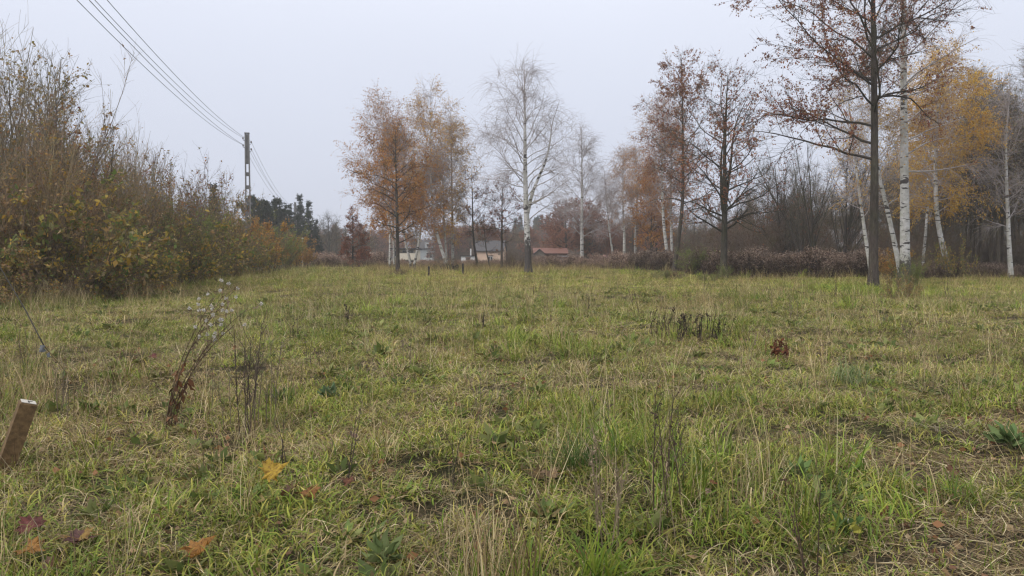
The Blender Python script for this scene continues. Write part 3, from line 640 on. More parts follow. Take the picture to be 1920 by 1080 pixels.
# ------------------------------------------------------------------ scatter by geometry nodes (uncountable ground cover only)
def proto_collection(name, meshes):
    c = bpy.data.collections.new(name)
    for k, me in enumerate(meshes): c.objects.link(bpy.data.objects.new('%s_%02d' % (name, k), me))
    return c
def scatter(name, coll, pts, idx, rot, scale, tint, label, cat):
    me = bpy.data.meshes.new(name); n = len(pts); me.vertices.add(n); me.vertices.foreach_set('co', pts.astype(np.float32).ravel())
    a = me.attributes.new('pidx', 'INT', 'POINT'); a.data.foreach_set('value', idx.astype(np.int32))
    a = me.attributes.new('prot', 'FLOAT_VECTOR', 'POINT'); a.data.foreach_set('vector', rot.astype(np.float32).ravel())
    a = me.attributes.new('psc', 'FLOAT_VECTOR', 'POINT'); a.data.foreach_set('vector', scale.astype(np.float32).ravel())
    a = me.attributes.new('tint', 'FLOAT_COLOR', 'POINT'); a.data.foreach_set('color', np.concatenate([tint, np.ones((n, 1))], 1).astype(np.float32).ravel())
    o = link(bpy.data.objects.new(name, me)); g = bpy.data.node_groups.new(name, 'GeometryNodeTree')
    g.interface.new_socket('Geometry', in_out='INPUT', socket_type='NodeSocketGeometry'); g.interface.new_socket('Geometry', in_out='OUTPUT', socket_type='NodeSocketGeometry')
    nd, lk = g.nodes, g.links; gi = nd.new('NodeGroupInput'); go = nd.new('NodeGroupOutput')
    ip = nd.new('GeometryNodeInstanceOnPoints'); ci = nd.new('GeometryNodeCollectionInfo')
    ci.inputs['Collection'].default_value = coll; ci.inputs['Separate Children'].default_value = True; ci.inputs['Reset Children'].default_value = True
    def na(nm, ty): q = nd.new('GeometryNodeInputNamedAttribute'); q.data_type = ty; q.inputs['Name'].default_value = nm; return q.outputs['Attribute']
    er = nd.new('FunctionNodeEulerToRotation'); lk.new(na('prot', 'FLOAT_VECTOR'), er.inputs[0])
    lk.new(gi.outputs[0], ip.inputs['Points']); lk.new(ci.outputs[0], ip.inputs['Instance']); ip.inputs['Pick Instance'].default_value = True
    lk.new(na('pidx', 'INT'), ip.inputs['Instance Index']); lk.new(er.outputs[0], ip.inputs['Rotation']); lk.new(na('psc', 'FLOAT_VECTOR'), ip.inputs['Scale'])
    lk.new(ip.outputs[0], go.inputs[0]); md = o.modifiers.new('scatter', 'NODES'); md.node_group = g
    return tag(o, label, cat, kind='stuff')

def blades(buf, n, L, w, rad, tilt, bend, pal, rng, tip=None, N=5, z0=-.01):
    az = rng.uniform(0, 2 * np.pi, n); rr = rad * np.sqrt(rng.random(n)); ba = rng.uniform(0, 2 * np.pi, n)
    p = np.stack([rr * np.cos(ba), rr * np.sin(ba), np.full(n, z0)], -1); ln = rng.uniform(*L, n); th = np.radians(rng.uniform(*tilt, n)); bd = np.radians(rng.uniform(*bend, n))
    P = np.zeros((n, N, 3)); P[:, 0] = p; azk = az.copy()
    for k in range(1, N):
        d = np.stack([np.sin(th) * np.cos(azk), np.sin(th) * np.sin(azk), np.cos(th)], -1); P[:, k] = P[:, k - 1] + d * (ln / (N - 1))[:, None]
        th = th + bd / (N - 1) * rng.uniform(.4, 1.6, n); azk = azk + rng.normal(size=n) * .22
        P[:, k, 2] = np.maximum(P[:, k, 2], .004 + .02 * rng.random(n)); th = np.where(P[:, k, 2] < .03, np.minimum(th, 1.62), th)
    sd = np.stack([-np.sin(az), np.cos(az), 0 * az], -1) + rng.normal(size=(n, 3)) * .25; sd = nrm(sd)
    s = np.linspace(0, 1, N); wd = (rng.uniform(*w, n)[:, None] * np.array([.7, 1, .9, .62, .1] if N == 5 else np.interp(s, [0, .3, 1], [.7, 1, .1]))[None]) / 2
    V = np.stack([P - sd[:, None] * wd[..., None], P + sd[:, None] * wd[..., None]], 2)
    b, k = np.meshgrid(np.arange(n), np.arange(N - 1), indexing='ij'); i = (b * N + k) * 2
    F = np.stack([i, i + 1, i + 3, i + 2], -1); c = pick(pal, n, rng, .25)[:, None].repeat(N, 1)
    if tip is not None:
        f = (s[None] ** 2 * (rng.random((n, 1)) < .55) * rng.uniform(.3, 1, (n, 1)))[..., None]; c = c * (1 - f) + np.array(tip) * f
    buf.add(V, F, np.repeat(c[:, :, None], 2, 2), 0)
G1 = [(.17, .255, .028), (.225, .30, .040), (.125, .20, .030), (.28, .32, .050)]
G2 = [(.34, .325, .060), (.41, .36, .085), (.27, .275, .050)]
ST = [(.50, .385, .20), (.57, .45, .25), (.38, .285, .145), (.29, .205, .10), (.62, .52, .32)]
DK = [(.17, .11, .06), (.24, .16, .085), (.11, .073, .042)]
def mix(*ps):
    out = []
    for w, p in ps: out += [(*c, w / len(p)) for c in p]
    return out
def grass_protos():
    L = []; r = np.random.default_rng(3)
    def T(*layers):
        B = Buf()
        for a in layers: blades(B, rng=r, **a)
        L.append(B.mesh('tuft', [M['grass']]))
    for k in range(5):      # 0-4 mixed turf
        T(dict(n=30, L=(.05, .17), w=(.004, .009), rad=.14, tilt=(5, 65), bend=(50, 170), pal=mix((.5, G1), (.3, G2), (.2, ST)), tip=ST[0]),
          dict(n=18, L=(.06, .22), w=(.002, .005), rad=.16, tilt=(50, 92), bend=(0, 70), pal=mix((.6, ST), (.4, DK))))
    for k in range(4):      # 5-8 green
        T(dict(n=32, L=(.06, .20), w=(.005, .011), rad=.13, tilt=(3, 55), bend=(50, 170), pal=mix((.7, G1), (.3, G2)), tip=G2[1]),
          dict(n=11, L=(.08, .22), w=(.002, .005), rad=.15, tilt=(40, 90), bend=(0, 60), pal=mix((.6, ST), (.4, DK))))
    for k in range(4):      # 9-12 straw, arched and lying
        T(dict(n=30, L=(.08, .26), w=(.002, .0055), rad=.15, tilt=(35, 90), bend=(20, 120), pal=mix((.65, ST), (.35, DK))),
          dict(n=14, L=(.05, .16), w=(.004, .008), rad=.14, tilt=(5, 60), bend=(40, 140), pal=mix((.5, G1), (.5, G2))))
    for k in range(3):      # 13-15 flat litter of the trodden ground
        T(dict(n=34, L=(.05, .24), w=(.003, .006), rad=.17, tilt=(78, 92), bend=(-8, 8), pal=mix((.55, ST), (.45, DK)), z0=.012),
          dict(n=9, L=(.03, .09), w=(.004, .008), rad=.15, tilt=(10, 60), bend=(20, 90), pal=mix((.6, G1), (.4, G2))))
    for k in range(3):      # 16-18 tall standing dry stalks
        T(dict(n=12, L=(.3, .75), w=(.002, .0045), rad=.10, tilt=(2, 22), bend=(-5, 40), pal=mix((.7, ST), (.3, DK)), N=6),
          dict(n=16, L=(.12, .3), w=(.004, .007), rad=.13, tilt=(10, 60), bend=(20, 90), pal=mix((.4, G1), (.6, ST))))
    for k in range(2):      # 19-20 lush long green
        T(dict(n=34, L=(.16, .40), w=(.006, .012), rad=.13, tilt=(3, 45), bend=(50, 150), pal=G1, tip=G2[1], N=6), dict(n=10, L=(.1, .3), w=(.003, .006), rad=.15, tilt=(35, 88), bend=(0, 60), pal=ST))
    for k in range(3):      # 21-23 low broad-leaved weeds
        B = Buf(); n = 16; az = r.uniform(0, 6.28, n); el = r.uniform(.1, .9, n); d = np.stack([np.cos(az) * np.cos(el), np.sin(az) * np.cos(el), np.sin(el)], -1)
        leafquads(B, d * r.uniform(.01, .06, (n, 1)), d, r.uniform(.06, .15, n), pick([(.15, .20, .05), (.12, .165, .045), (.20, .22, .07), (.26, .20, .08)], n, r), r, .5)
        blades(B, 10, (.08, .2), (.004, .007), .13, (10, 60), (20, 90), mix((.6, G1), (.4, ST)), r); L.append(B.mesh('tuft', [M['grass']]))
    return proto_collection('grass_tuft', L)
def grass():
    r = np.random.default_rng(11); pts, sc = [], []
    for y0, y1, dn, s in ((1.5, 8, 95, 1.0), (8, 14, 60, 1.1), (14, 26, 28, 1.35), (26, 48, 10, 1.8), (48, 106, 3.6, 2.6)):
        x1 = .80 * y1 + 3; n = int(dn * (y1 - y0) * 2 * x1); x = r.uniform(-x1, x1, n); y = r.uniform(y0, y1, n)
        k = (np.abs(x) < .80 * y + 3) & (x > -14 - .135 * y); x, y = x[k], y[k]; pts.append(np.stack([x, y], -1)); sc.append(np.full(len(x), s))
    p = np.concatenate(pts); s = np.concatenate(sc); x, y = p.T; n = len(x); br = bare(x, y)
    f1 = fbm(x * .22, y * .22, 2); f2 = fbm(x * .8, y * .8, 5); f3 = fbm(x * .09, y * .07, 4)
    g = .28 * f1 + .40 * f2 + .32 * vnoise(x * 3.1, y * 3.1, 6) + r.normal(size=n) * .09                  # high: green, low: straw
    left = np.exp(-((x + 5.2) / 1.3) ** 2 - ((y - 7.6) / 1.6) ** 2); g = g - .3 * left - .10 * np.exp(-((x - 2.5) / 4) ** 2 - ((y - 12) / 2.5) ** 2)
    idx = np.where(g > .55, r.integers(5, 9, n), np.where(g < .46, r.integers(9, 13, n), r.integers(0, 5, n)))
    idx = np.where(r.random(n) < .03 + .05 * sstep(.45, .7, f1) + .05 * sstep(10, 30, y) + .10 * left, r.integers(16, 19, n), idx); idx = np.where((r.random(n) < .03) & (y < 30), r.integers(21, 24, n), idx)
    idx = np.where((f2 > .64) & (r.random(n) < .06), r.integers(19, 21, n), idx)
    bx, by, _ = on(1600, 545); lush = np.exp(-((x - bx) / 1.6) ** 2 - ((y - by) / 3.5) ** 2); idx = np.where(r.random(n) < lush * 1.2, r.integers(19, 21, n), idx)
    idx = np.where(br + r.normal(size=n) * .12 > .42, r.integers(13, 16, n), idx); keep = ~((fbm(x * 1.6, y * 1.6, 6) < .36) & (r.random(n) < .6) & (y < 14)) & (np.hypot(x, y) > 1.6)
    ht = (.45 + 1.0 * f2 + .3 * (f3 - .5)) * r.uniform(.7, 1.35, n); sz = s[:, None] * np.stack([np.ones(n), np.ones(n), ht * np.where(y > 26, .62, np.where(y > 14, .8, 1))], -1) * r.uniform(.8, 1.2, (n, 1))
    far = sstep(12, 45, y)[:, None]; v = r.uniform(.6, 1.25, (n, 1))
    tint = v * (np.array([1, 1, 1]) * (1 - far) + np.array([1.12, 1.12, .85]) * far) * (.70 + .56 * fbm(x * .35, y * .22, 7)[:, None]); tint[:, 0] *= 1.06 - .12 * f1
    m = 2600; pxx = r.uniform(690, 1120, m); yy = r.uniform(62, 92, m); xx = (pxx - 960) / FPX * yy                  # taller dry fringe before the far bank
    x = np.concatenate([x, xx]); y = np.concatenate([y, yy]); idx = np.concatenate([idx, r.integers(16, 19, m)]); keep = np.concatenate([keep, np.ones(m, bool)]); hs = sstep(62, 80, yy) * r.uniform(.6, 1.3, m) + .3
    sz = np.concatenate([sz, np.stack([0 * hs + 1.9, 0 * hs + 1.9, hs], -1)]); tint = np.concatenate([tint, np.array([.85, .82, .6]) * r.uniform(.7, 1.1, (m, 1))]); n = len(x)
    m = 1500; pxx = r.uniform(-60, 580, m); fr = np.interp(pxx, [-60, 0, 150, 280, 400, 480, 580], [21.5, 22, 22.5, 32, 49, 61, 90]); yy = fr + r.normal(size=m) * .9 + .6; xx = (pxx - 960) / FPX * yy   # rank growth along the thicket foot
    x = np.concatenate([x, xx]); y = np.concatenate([y, yy]); idx = np.concatenate([idx, r.choice([16, 17, 18, 19, 20, 19, 21, 22, 23], m)]); keep = np.concatenate([keep, np.ones(m, bool)]); hs = r.uniform(.6, 1.7, m)
    sz = np.concatenate([sz, np.stack([0 * hs + 1.5, 0 * hs + 1.5, hs], -1)]); tint = np.concatenate([tint, np.ones((m, 3)) * r.uniform(.7, 1.15, (m, 1))]); n = len(x)
    z = gz(x, y); P = np.stack([x, y, z], -1); rot = np.stack([r.normal(size=n) * .1, r.normal(size=n) * .1, r.uniform(0, 6.28, n)], -1); k = keep
    scatter('meadow_grass', grass_protos(), P[k], idx[k], rot[k], sz[k], tint[k], 'rough autumn meadow grass, green mixed with straw, covering the field', 'grass')
grass()

# ------------------------------------------------------------------ trees
def pm(D): return D / FPX
ALD = dict(bark=(.07, .056, .05), g2=-.02, g3=.02, a1=(70, 38), wide=.75)
BIR = dict(birch=True, t0=.28, a1=(50, 24), g1=-.01, g2=.05, g3=.22, l3=(.7, 1.9), N3=5, a3=(20, 60), wide=.75)

def big_trees():
    x, y, z = on(1638, 541)
    tree_meshes('big_alder', seed=5, H=20, r0=.225, w1=.19, path=((0, 0), (6, -.02), (13.5, -.3), (20, -.45)), n1=20, t0=.42, k1=.27, n2=420, n3=5600, l3=(.4, 1.2), rt=.005,
        limbs=((10.4, 178, 46, 6.2), (9.2, 184, 56, 7.2), (7.4, 176, 76, 6.3), (5.9, 186, 78, 6.6), (6.6, 150, 70, 5), (8.3, 210, 66, 5.5), (10.8, 2, 66, 7.0), (8.7, -8, 84, 3.8), (12, 8, 24, 6), (9.8, 60, 60, 5), (8, 250, 60, 5), (11.3, 195, 40, 6)),
        g1=.004, leaves=24000, ls=.09, pal=[(*c, w) for c, w in zip(RUST + TAN, (3, 3, 3, 3, 1, 2, .5))], clump=1.0, droop=.5, **{k: v for k, v in ALD.items() if k != 'wide'})
    plant('big_alder', 'alder_tree', (x, y, z), 'tall dark-trunked alder with spreading limbs and sparse rusty leaves, beside the thick white birch')
    x, y, z = on(1697, 532)
    tree_meshes('big_birch', seed=8, H=23, r0=.265, path=((0, 0), (8, -.1), (15, -.25), (23, -.3)), n1=30, k1=.20, n2=240, n3=3000, leaves=6500, ls=.085, rt=.005,
        pal=TAN + RUST + BROWN, dens=((.2, .2), (.4, .6), (1, 1)), clump=.9, dark=1.1, sides=14, limbs=((7.6, -3, 62, 3.5), (6.9, 4, 66, 3.0), (6.0, 0, 84, 3.5), (8.5, 40, 60, 4)), **{k: v for k, v in BIR.items() if k != 't0'}, t0=.42)
    plant('big_birch', 'birch_tree', (x, y, z), 'thick straight white birch trunk with black bark marks beside the dark alder')
    tree_meshes('lean_birch', seed=9, H=14, r0=.15, path=((0, 0), (2, -.35), (6, -1.35), (14, -2.6)), n1=18, k1=.17, n2=130, n3=1500, leaves=2500, ls=.085, pal=YELLOW + TAN, dark=.6, rt=.005, **BIR)
    plant('lean_birch', 'birch_tree', (at(1690, 41.2)), 'slender white birch leaning left out of the foot of the thick birch')
    tree_meshes('thin_birch', seed=10, H=12.5, r0=.13, path=((0, 0), (3, -.5), (6, -.95), (12, -1.6)), n1=18, k1=.17, n2=120, n3=1500, leaves=1800, ls=.085, pal=TAN + YELLOW, dark=.3, rt=.005, **BIR)
    plant('thin_birch', 'birch_tree', at(1634, 46), 'thin leaning white birch directly behind the dark alder trunk')
    tree_meshes('pole_birch', seed=12, H=13.5, r0=.12, path=((0, 0), (4, .18), (8, .3), (13, .2)), n1=20, k1=.22, n2=150, n3=1800, leaves=12000, ls=.085, pal=YELLOW, dark=.3, rt=.005, **BIR)
    plant('pole_birch', 'birch_tree', at(1729, 55), 'thin pole-straight pale birch next to the curved yellow-leaved birch')
    tree_meshes('yellow_birch', seed=14, H=15.5, r0=.19, path=((0, 0), (2, -.5), (4.4, -.98), (8.4, -1.15), (15, -1.0)), n1=30, k1=.235, n2=260, n3=2800, leaves=34000, ls=.085, pal=YELLOW, dens=((.1, .4), (.25, 1), (.75, .9), (1, .3)), clump=.6, dark=.4, rt=.005,
        limbs=((4.6, 200, 85, 2.2), (5.2, 5, 80, 2.6)), **BIR)
    plant('yellow_birch', 'birch_tree', at(1779, 50), 'curved white birch carrying a dense golden yellow crown')
    tree_meshes('right_birch', seed=16, H=13, r0=.16, path=((0, 0), (2, -.25), (6, -.6), (9, -.75), (13, -.5)), n1=22, k1=.22, n2=170, n3=2000, leaves=1500, ls=.08, pal=TAN + OLIVE, dark=.3, rt=.005, limbs=((6, 140, 45, 3), (5.2, 0, 50, 2.5), (3.4, 170, 65, 2)), **BIR)
    plant('right_birch', 'birch_tree', at(1896, 49), 'white birch with a bare grey crown at the edge of the dark wood')
big_trees()

def middle_trees():
    tree_meshes('fork_alder', seed=21, H=14, r0=.25, n1=22, t0=.22, k1=.34, n2=260, n3=3000, l3=(.35, 1.0), leaves=6000, ls=.115, pal=RUST + BROWN, dens=((.2, .15), (.4, .5), (.6, 1), (.9, .8), (1, .3)), clump=1., rt=.006,
        fork=((.30, 200, 16, 7.5), (.34, 20, 14, 8)), limbs=((3.1, 175, 62, 4.2), (3.6, 5, 55, 4.6), (4.6, 0, 66, 5.0), (4.2, 185, 70, 4)), g1=-.03, **{**ALD, 'bark': (.06, .052, .043)})
    plant('fork_alder', 'alder_tree', on(1357, 521), 'dark forked alder with low spreading limbs and rusty leaves, evergreen sprout at its foot')
    tree_meshes('tall_alder', seed=23, H=19.5, r0=.2, path=((0, 0), (2.5, .45), (6, .95), (19, .85)), n1=30, t0=.3, k1=.25, n2=280, n3=3200, l3=(.4, 1.1), leaves=12000, ls=.125, pal=RUST + BROWN + TAN[:1], dens=((.2, .4), (.4, 1), (.8, .9), (1, .8)), clump=.9, g1=-.01, rt=.006, **ALD)
    plant('tall_alder', 'alder_tree', at(1263, 66), 'tallest alder of the brown group, swept at the foot, with russet leaves')
    kinds = {'bare': dict(leaves=0), 'orange': dict(leaves=24000, ls=.10, pal=ORANGE, dens=((.15, 1), (.5, .9), (.75, .4), (1, .25)), clump=.7), 'tan': dict(leaves=13000, ls=.09, pal=TAN + ORANGE, dens=((.2, .8), (.6, .7), (1, .5)), clump=.9)}
    def bt(key, seed, H, r0, path, kind, **kw):
        a = {**BIR, 'n1': 30, 'k1': .24, 'n2': 240, 'n3': 2500, 'rt': .008, 'dark': .6}; a.update(kinds[kind]); a.update(kw); tree_meshes(key, seed=seed, H=H, r0=r0, path=path, **a)
    bt('mid_birch_a', 31, 17.5, .19, ((0, 0), (5, -.7), (10, -1.0), (17, -1.0)), 'orange', pal=ORANGE + TAN + RUST)
    plant('mid_birch_a', 'birch_tree', at(1254, 76), 'white birch with pinkish orange crown leaning left behind the tallest alder')
    bt('mid_birch_b', 32, 15.5, .17, ((0, 0), (5, -.35), (15, -.2)), 'orange', leaves=9000)
    plant('mid_birch_b', 'birch_tree', at(1260, 78), 'straighter twin birch stem with orange leaves hidden partly by the tallest alder')
    bt('mid_birch_c', 33, 16, .21, ((0, 0), (8, .05), (16, -.1)), 'tan')
    plant('mid_birch_c', 'birch_tree', at(1191, 98), 'straight white birch with tan-orange crown standing before the orange bushy tree')
    plant('mid_birch_c', 'birch_tree', at(1170, 106), 'grey-crowned birch between the straight tan birch and the small bare leaning birch', sc=1.05, rz=2.1)
    bt('lean_bare', 34, 12.5, .15, ((0, 0), (5, -.8), (12, -1.6)), 'bare', n3=1800)
    plant('lean_bare', 'birch_tree', at(1152, 96), 'small bare birch leaning left beside the pinkish gazebo roof')
    bt('bare_birch', 36, 17, .24, ((0, 0), (8, .02), (17, .1)), 'bare', n1=34, t0=.2, k1=.25, n3=3200, g1=.0)
    plant('bare_birch', 'birch_tree', at(1091, 90), 'leafless white birch with airy symmetrical crown in front of the reddish oaks')
    bt('great_birch', 38, 17.6, .30, ((0, 0), (3, -.15), (9, -.45), (17.6, -.6)), 'bare', n1=26, t0=.3, k1=.27, n2=280, n3=2900, l3=(.8, 2.3), fork=((.27, 8, 14, 10.5),), limbs=((5.6, 4, 62, 4.6), (4.4, 10, 55, 3.2), (8, 182, 58, 5.2), (9.5, 186, 45, 5.0), (7.2, 170, 66, 3.6), (9.6, 0, 50, 5)), dark=2.6, g1=.015)
    plant('great_birch', 'birch_tree', on(991, 513), 'great weeping leafless birch with forked white trunk and black rough foot')
    # orange group
    tree_meshes('brown_alder', seed=41, H=13.2, r0=.2, n1=34, t0=.2, k1=.30, n2=260, n3=2000, l3=(.4, 1.1), leaves=17000, ls=.11, pal=BROWN[1:] + ORANGE + ORANGE[:4] + TAN[:1], dens=((.1, .6), (.3, 1), (.65, .7), (.9, .25), (1, .15)), clump=.8, rt=.007, g1=-.01, **ALD)
    plant('brown_alder', 'alder_tree', on(746, 511), 'dark-stemmed alder full of orange brown leaves in front of the birch clump')
    bt('clump_birch_a', 42, 18, .16, ((0, 0), (4, .1), (10, -.2), (18, -.4)), 'orange', k1=.36, t0=.2, leaves=30000, dens=((.1, 1), (.45, .9), (.6, .4), (1, .3)), clump=.6)
    plant('clump_birch_a', 'birch_tree', at(731, 82), 'pale birch with widest weeping crown behind the orange brown alder')
    plant('clump_birch_a', 'birch_tree', at(739, 84), 'birch stem crowded against the dark alder trunk, cream house behind it', sc=.88, rz=1.7)
    bt('clump_birch_b', 43, 15.5, .15, ((0, 0), (4, -.9), (9, -1.3), (15, -1.5)), 'orange', leaves=20000, t0=.2)
    plant('clump_birch_b', 'birch_tree', at(771, 82), 'birch leaning left in front of the cream balcony')
    bt('clump_birch_c', 44, 13.5, .15, ((0, 0), (4, .8), (9, 1.2), (13, 1.2)), 'orange', leaves=18000, t0=.2)
    plant('clump_birch_c', 'birch_tree', at(776, 80), 'birch leaning right in front of the cream balcony')
    bt('tower_birch', 45, 19.8, .19, ((0, 0), (4.5, -1.45), (10, -1.9), (20, -1.5)), 'tan', leaves=17000, pal=TAN[2:] + YELLOW + ORANGE[1:4], k1=.21, n1=36)
    plant('tower_birch', 'birch_tree', at(838, 80), 'tallest tan-leaved birch, its stem slanting left from the dark stump')
    bt('tower_birch_b', 46, 14, .14, ((0, 0), (5, -.3), (14, -.4)), 'orange', leaves=17000, k1=.22, t0=.2, pal=ORANGE[:2] + YELLOW)
    plant('tower_birch_b', 'birch_tree', at(838, 83), 'thin middle stem of the birch trio, orange leaved, over the dark stump')
    bt('tower_birch_c', 47, 18.5, .17, ((0, 0), (9, .1), (18, .1)), 'tan', leaves=13000, k1=.19, pal=YELLOW + TAN[2:] + ORANGE[1:2])
    plant('tower_birch_c', 'birch_tree', at(849, 84), 'upright right-hand stem of the birch trio by the white annex')
    tree_meshes('slim_alder', seed=51, H=11.5, r0=.15, path=((0, 0), (3, -.5), (11, -.6)), n1=20, t0=.25, k1=.26, n2=130, n3=1500, l3=(.3, .8), leaves=1800, ls=.11, pal=RUST + BROWN, clump=1., rt=.007, **ALD)
    plant('slim_alder', 'alder_tree', at(896, 84), 'slim nearly bare alder crossing the gable of the peach house')
    tree_meshes('dark_alder', seed=52, H=10, r0=.15, n1=22, t0=.28, k1=.30, n2=160, n3=1700, l3=(.3, .8), leaves=2600, ls=.11, pal=RUST, dens=((.2, .3), (.4, 1), (1, .8)), clump=1., rt=.007, **ALD)
    plant('dark_alder', 'alder_tree', at(941, 81), 'small dark alder with purple brown leaves at the right corner of the peach house')
    tree_meshes('sapling', seed=53, H=6.2, r0=.09, path=((0, 0), (2, -.45), (6, -.9)), n1=14, t0=.3, k1=.25, n2=60, n3=500, l3=(.3, .7), leaves=900, ls=.11, pal=BROWN, rt=.007, **ALD)
    plant('sapling', 'young_tree', at(919, 82), 'crooked sapling in front of the peach house window')
    tree_meshes('larch', seed=54, H=7.2, r0=.12, n1=34, t0=.15, a1=(85, 50), k1=.30, prof=lambda s: 1 - .85 * s, n2=220, n3=1800, l3=(.25, .6), leaves=7500, ls=.12, pal=RUST + BROWN[:1], clump=.6, bark=(.045, .035, .033), rt=.007)
    plant('larch', 'small_tree', at(661, 90), 'small cone-shaped reddish tree beside the white pillar')
    tree_meshes('orange_tree', seed=55, H=13.5, r0=.15, n1=34, t0=.12, k1=.24, n2=260, n3=2200, l3=(.4, 1), leaves=24000, ls=.12, pal=ORANGE, dens=((.1, .9), (.7, 1), (1, .5)), clump=.6, rt=.007, bark=(.07, .05, .04))
    plant('orange_tree', 'tree', at(1222, 96), 'bushy bright orange tree filling the gap behind the white birches')
    tree_meshes('red_oak', seed=56, H=11, r0=.2, n1=26, t0=.22, a1=(70, 30), k1=.42, n2=260, n3=2200, l3=(.4, 1), leaves=11000, ls=.17, pal=[(.34, .15, .095), (.40, .19, .12), (.26, .12, .08)], clump=.5, rt=.01, bark=(.05, .04, .038))
    for px, D, sc, lb in ((1062, 122, .95, 'reddish oak growing behind the red-roofed shed'), (1103, 126, 1.0, 'reddish oak right of the leafless symmetrical birch'), (1040, 134, .8, 'smaller reddish oak over the ridge of the red-roofed shed'), (1230, 118, .9, 'reddish brown oak low behind the orange bushy tree')):
        plant('red_oak', 'oak_tree', at(px, D), lb, group='oaks behind the sheds', rz=px * .7, sc=sc)
middle_trees()

CON = [(.028, .045, .03), (.02, .034, .026), (.038, .055, .035)]
def conifers():
    tree_meshes('spruce', seed=61, H=12, r0=.16, n1=110, t0=.06, a1=(96, 60), k1=.21, prof=lambda s: 1.02 - .95 * s, w1=.05, g1=-.02, n2=700, k2=.35, g2=.03, n3=3200, l3=(.2, .5), g3=.05, leaves=15000, ls=.24, pal=CON, clump=.3, droop=.4, wide=.4, rt=.008, bark=(.04, .033, .03))
    for px, D, sc, rz, lb in ((566, 140, 1.12, 0, 'tallest dark spruce just right of the far power pole'), (579, 136, 1.0, 1.3, 'dark spruce between the far power pole and the lamp post'), (592, 134, .72, 2.6, 'smallest spruce at the end of the dark spruce row')):
        plant('spruce', 'spruce_tree', at(px, D), lb, group='spruces beyond the hedge', rz=rz, sc=sc)
    tree_meshes('pine', seed=63, H=11.5, r0=.2, n1=30, t0=.30, a1=(72, 40), k1=.25, n2=240, n3=1500, l3=(.2, .5), leaves=13000, ls=.26, pal=[(.03, .05, .028), (.042, .062, .033), (.024, .038, .026)], clump=.7, droop=-.2, wide=.4, rt=.01, bark=(.07, .045, .035))
    for px, D, sc, rz, lb in ((474, 118, .98, 0, 'round-topped dark green pine behind the lattice power pole'), (497, 122, .97, 1.1, 'dark pine between the two power poles, nearer the lattice pole'), (522, 126, 1.03, 2.9, 'spreading pine leaning toward the far power pole'), (540, 132, .9, 4.0, 'low pine touching the far power pole')):
        plant('pine', 'pine_tree', at(px, D), lb, group='pines beyond the hedge', rz=rz, sc=sc)
    plant('spruce', 'spruce_tree', at(405, 74), 'dull spruce tip rising over the hedge beside the lattice power pole', group='spruces beyond the hedge', rz=.6, sc=.70)
conifers()

# ------------------------------------------------------------------ shrubs and the thicket on the left
def shrub(key, seed, H, ns, spread, tilt, bark, n2, n3, l3, leaves=0, ls=.09, pal=None, dens=None, r0=.03, g1=.0, up=.12, k2=.38, a2=(14, 38), wide=.65, clump=.8, rt=.005, low=()):
    rng = np.random.default_rng(seed); st, cr = Buf(), Buf()
    a = rng.uniform(0, 6.28, ns); rr = spread * np.sqrt(rng.random(ns)); p0 = np.stack([rr * np.cos(a), rr * np.sin(a), np.full(ns, -.1)], -1)
    ti = np.radians(rng.uniform(*tilt, ns)); a2_ = a + rng.normal(size=ns) * .5
    d = np.stack([np.sin(ti) * np.cos(a2_), np.sin(ti) * np.sin(a2_), np.cos(ti)], -1); L = H * rng.uniform(.55, 1.05, ns)
    P = walk(p0, d, L, 9, rng, g1, .06); R = (r0 * rng.uniform(.6, 1.2, ns))[:, None] * (1 - .85 * np.linspace(0, 1, 9))[None]
    bk = np.array(bark); tubes(st, P, R, 6, bk * rng.uniform(.7, 1.3, (ns, 1)))
    P2, R2 = grow((P, R), n2, (.12, .95), a2, lambda l, u, q: l * k2 * q * (1.1 - .75 * u) + .1, 6, rng, -.02, .08, .6, .007, up=up); tubes(st, P2, R2, 4, bk * rng.uniform(.7, 1.35, (n2, 1)))
    P3, R3 = grow((np.concatenate([P2]), R2), n3, (.05, 1), (20, 50), lambda l, u, q: rng.uniform(*l3, len(u)), 4, rng, 0, .1, .5, rt, rt * 1.2, up=up); tubes(cr, P3, R3, 3, bk * 1.2 * rng.uniform(.7, 1.4, (n3, 1)))
    if leaves:
        n = leaves * 2 // 6 * 6; i = np.repeat(rng.integers(0, n3, n // 6), 6); c = interp(P3, i, np.clip(np.repeat(rng.uniform(.1, 1, n // 6), 6) + rng.normal(size=n) * .15, .05, 1)) + rng.normal(size=(n, 3)) * .05; h = c[:, 2] / H
        pr = np.ones(n) if dens is None else np.interp(h, [q for q, w in dens], [w for q, w in dens]); cl = vnoise(c[:, 0] * 1.1 + seed, c[:, 2] * 1.1 + c[:, 1], seed)
        c = c[rng.random(n) < .75 * np.clip(pr * (1 - clump + 2 * clump * sstep(.25, .75, cl)), 0, 1)]; n = len(c); dd = rng.normal(size=(n, 3)); dd[:, 2] -= .4
        cc = np.repeat(pick(pal, n // 6 + 1, rng, .3), 6, 0)[:n] * .6 + pick(pal, n, rng, .2) * .4; leafquads(cr, c, dd, ls * rng.uniform(.35, 1.3, n), cc, rng, wide, 1)
    MESHES[key] = (st.mesh('stems', [M['bark']]), cr.mesh('foliage', [M['bark'], M['leaf']]))
    A = Buf(); A.merge(st).merge(cr); MESHES[key + '_all'] = (A, [M['bark'], M['leaf']])
def bush(key, loc, label, group, sc=1.0, rz=0.0, name='shrub'):
    return plant(key, name, loc, label, 'shrub', group, rz, sc, ('stems', 'foliage'))
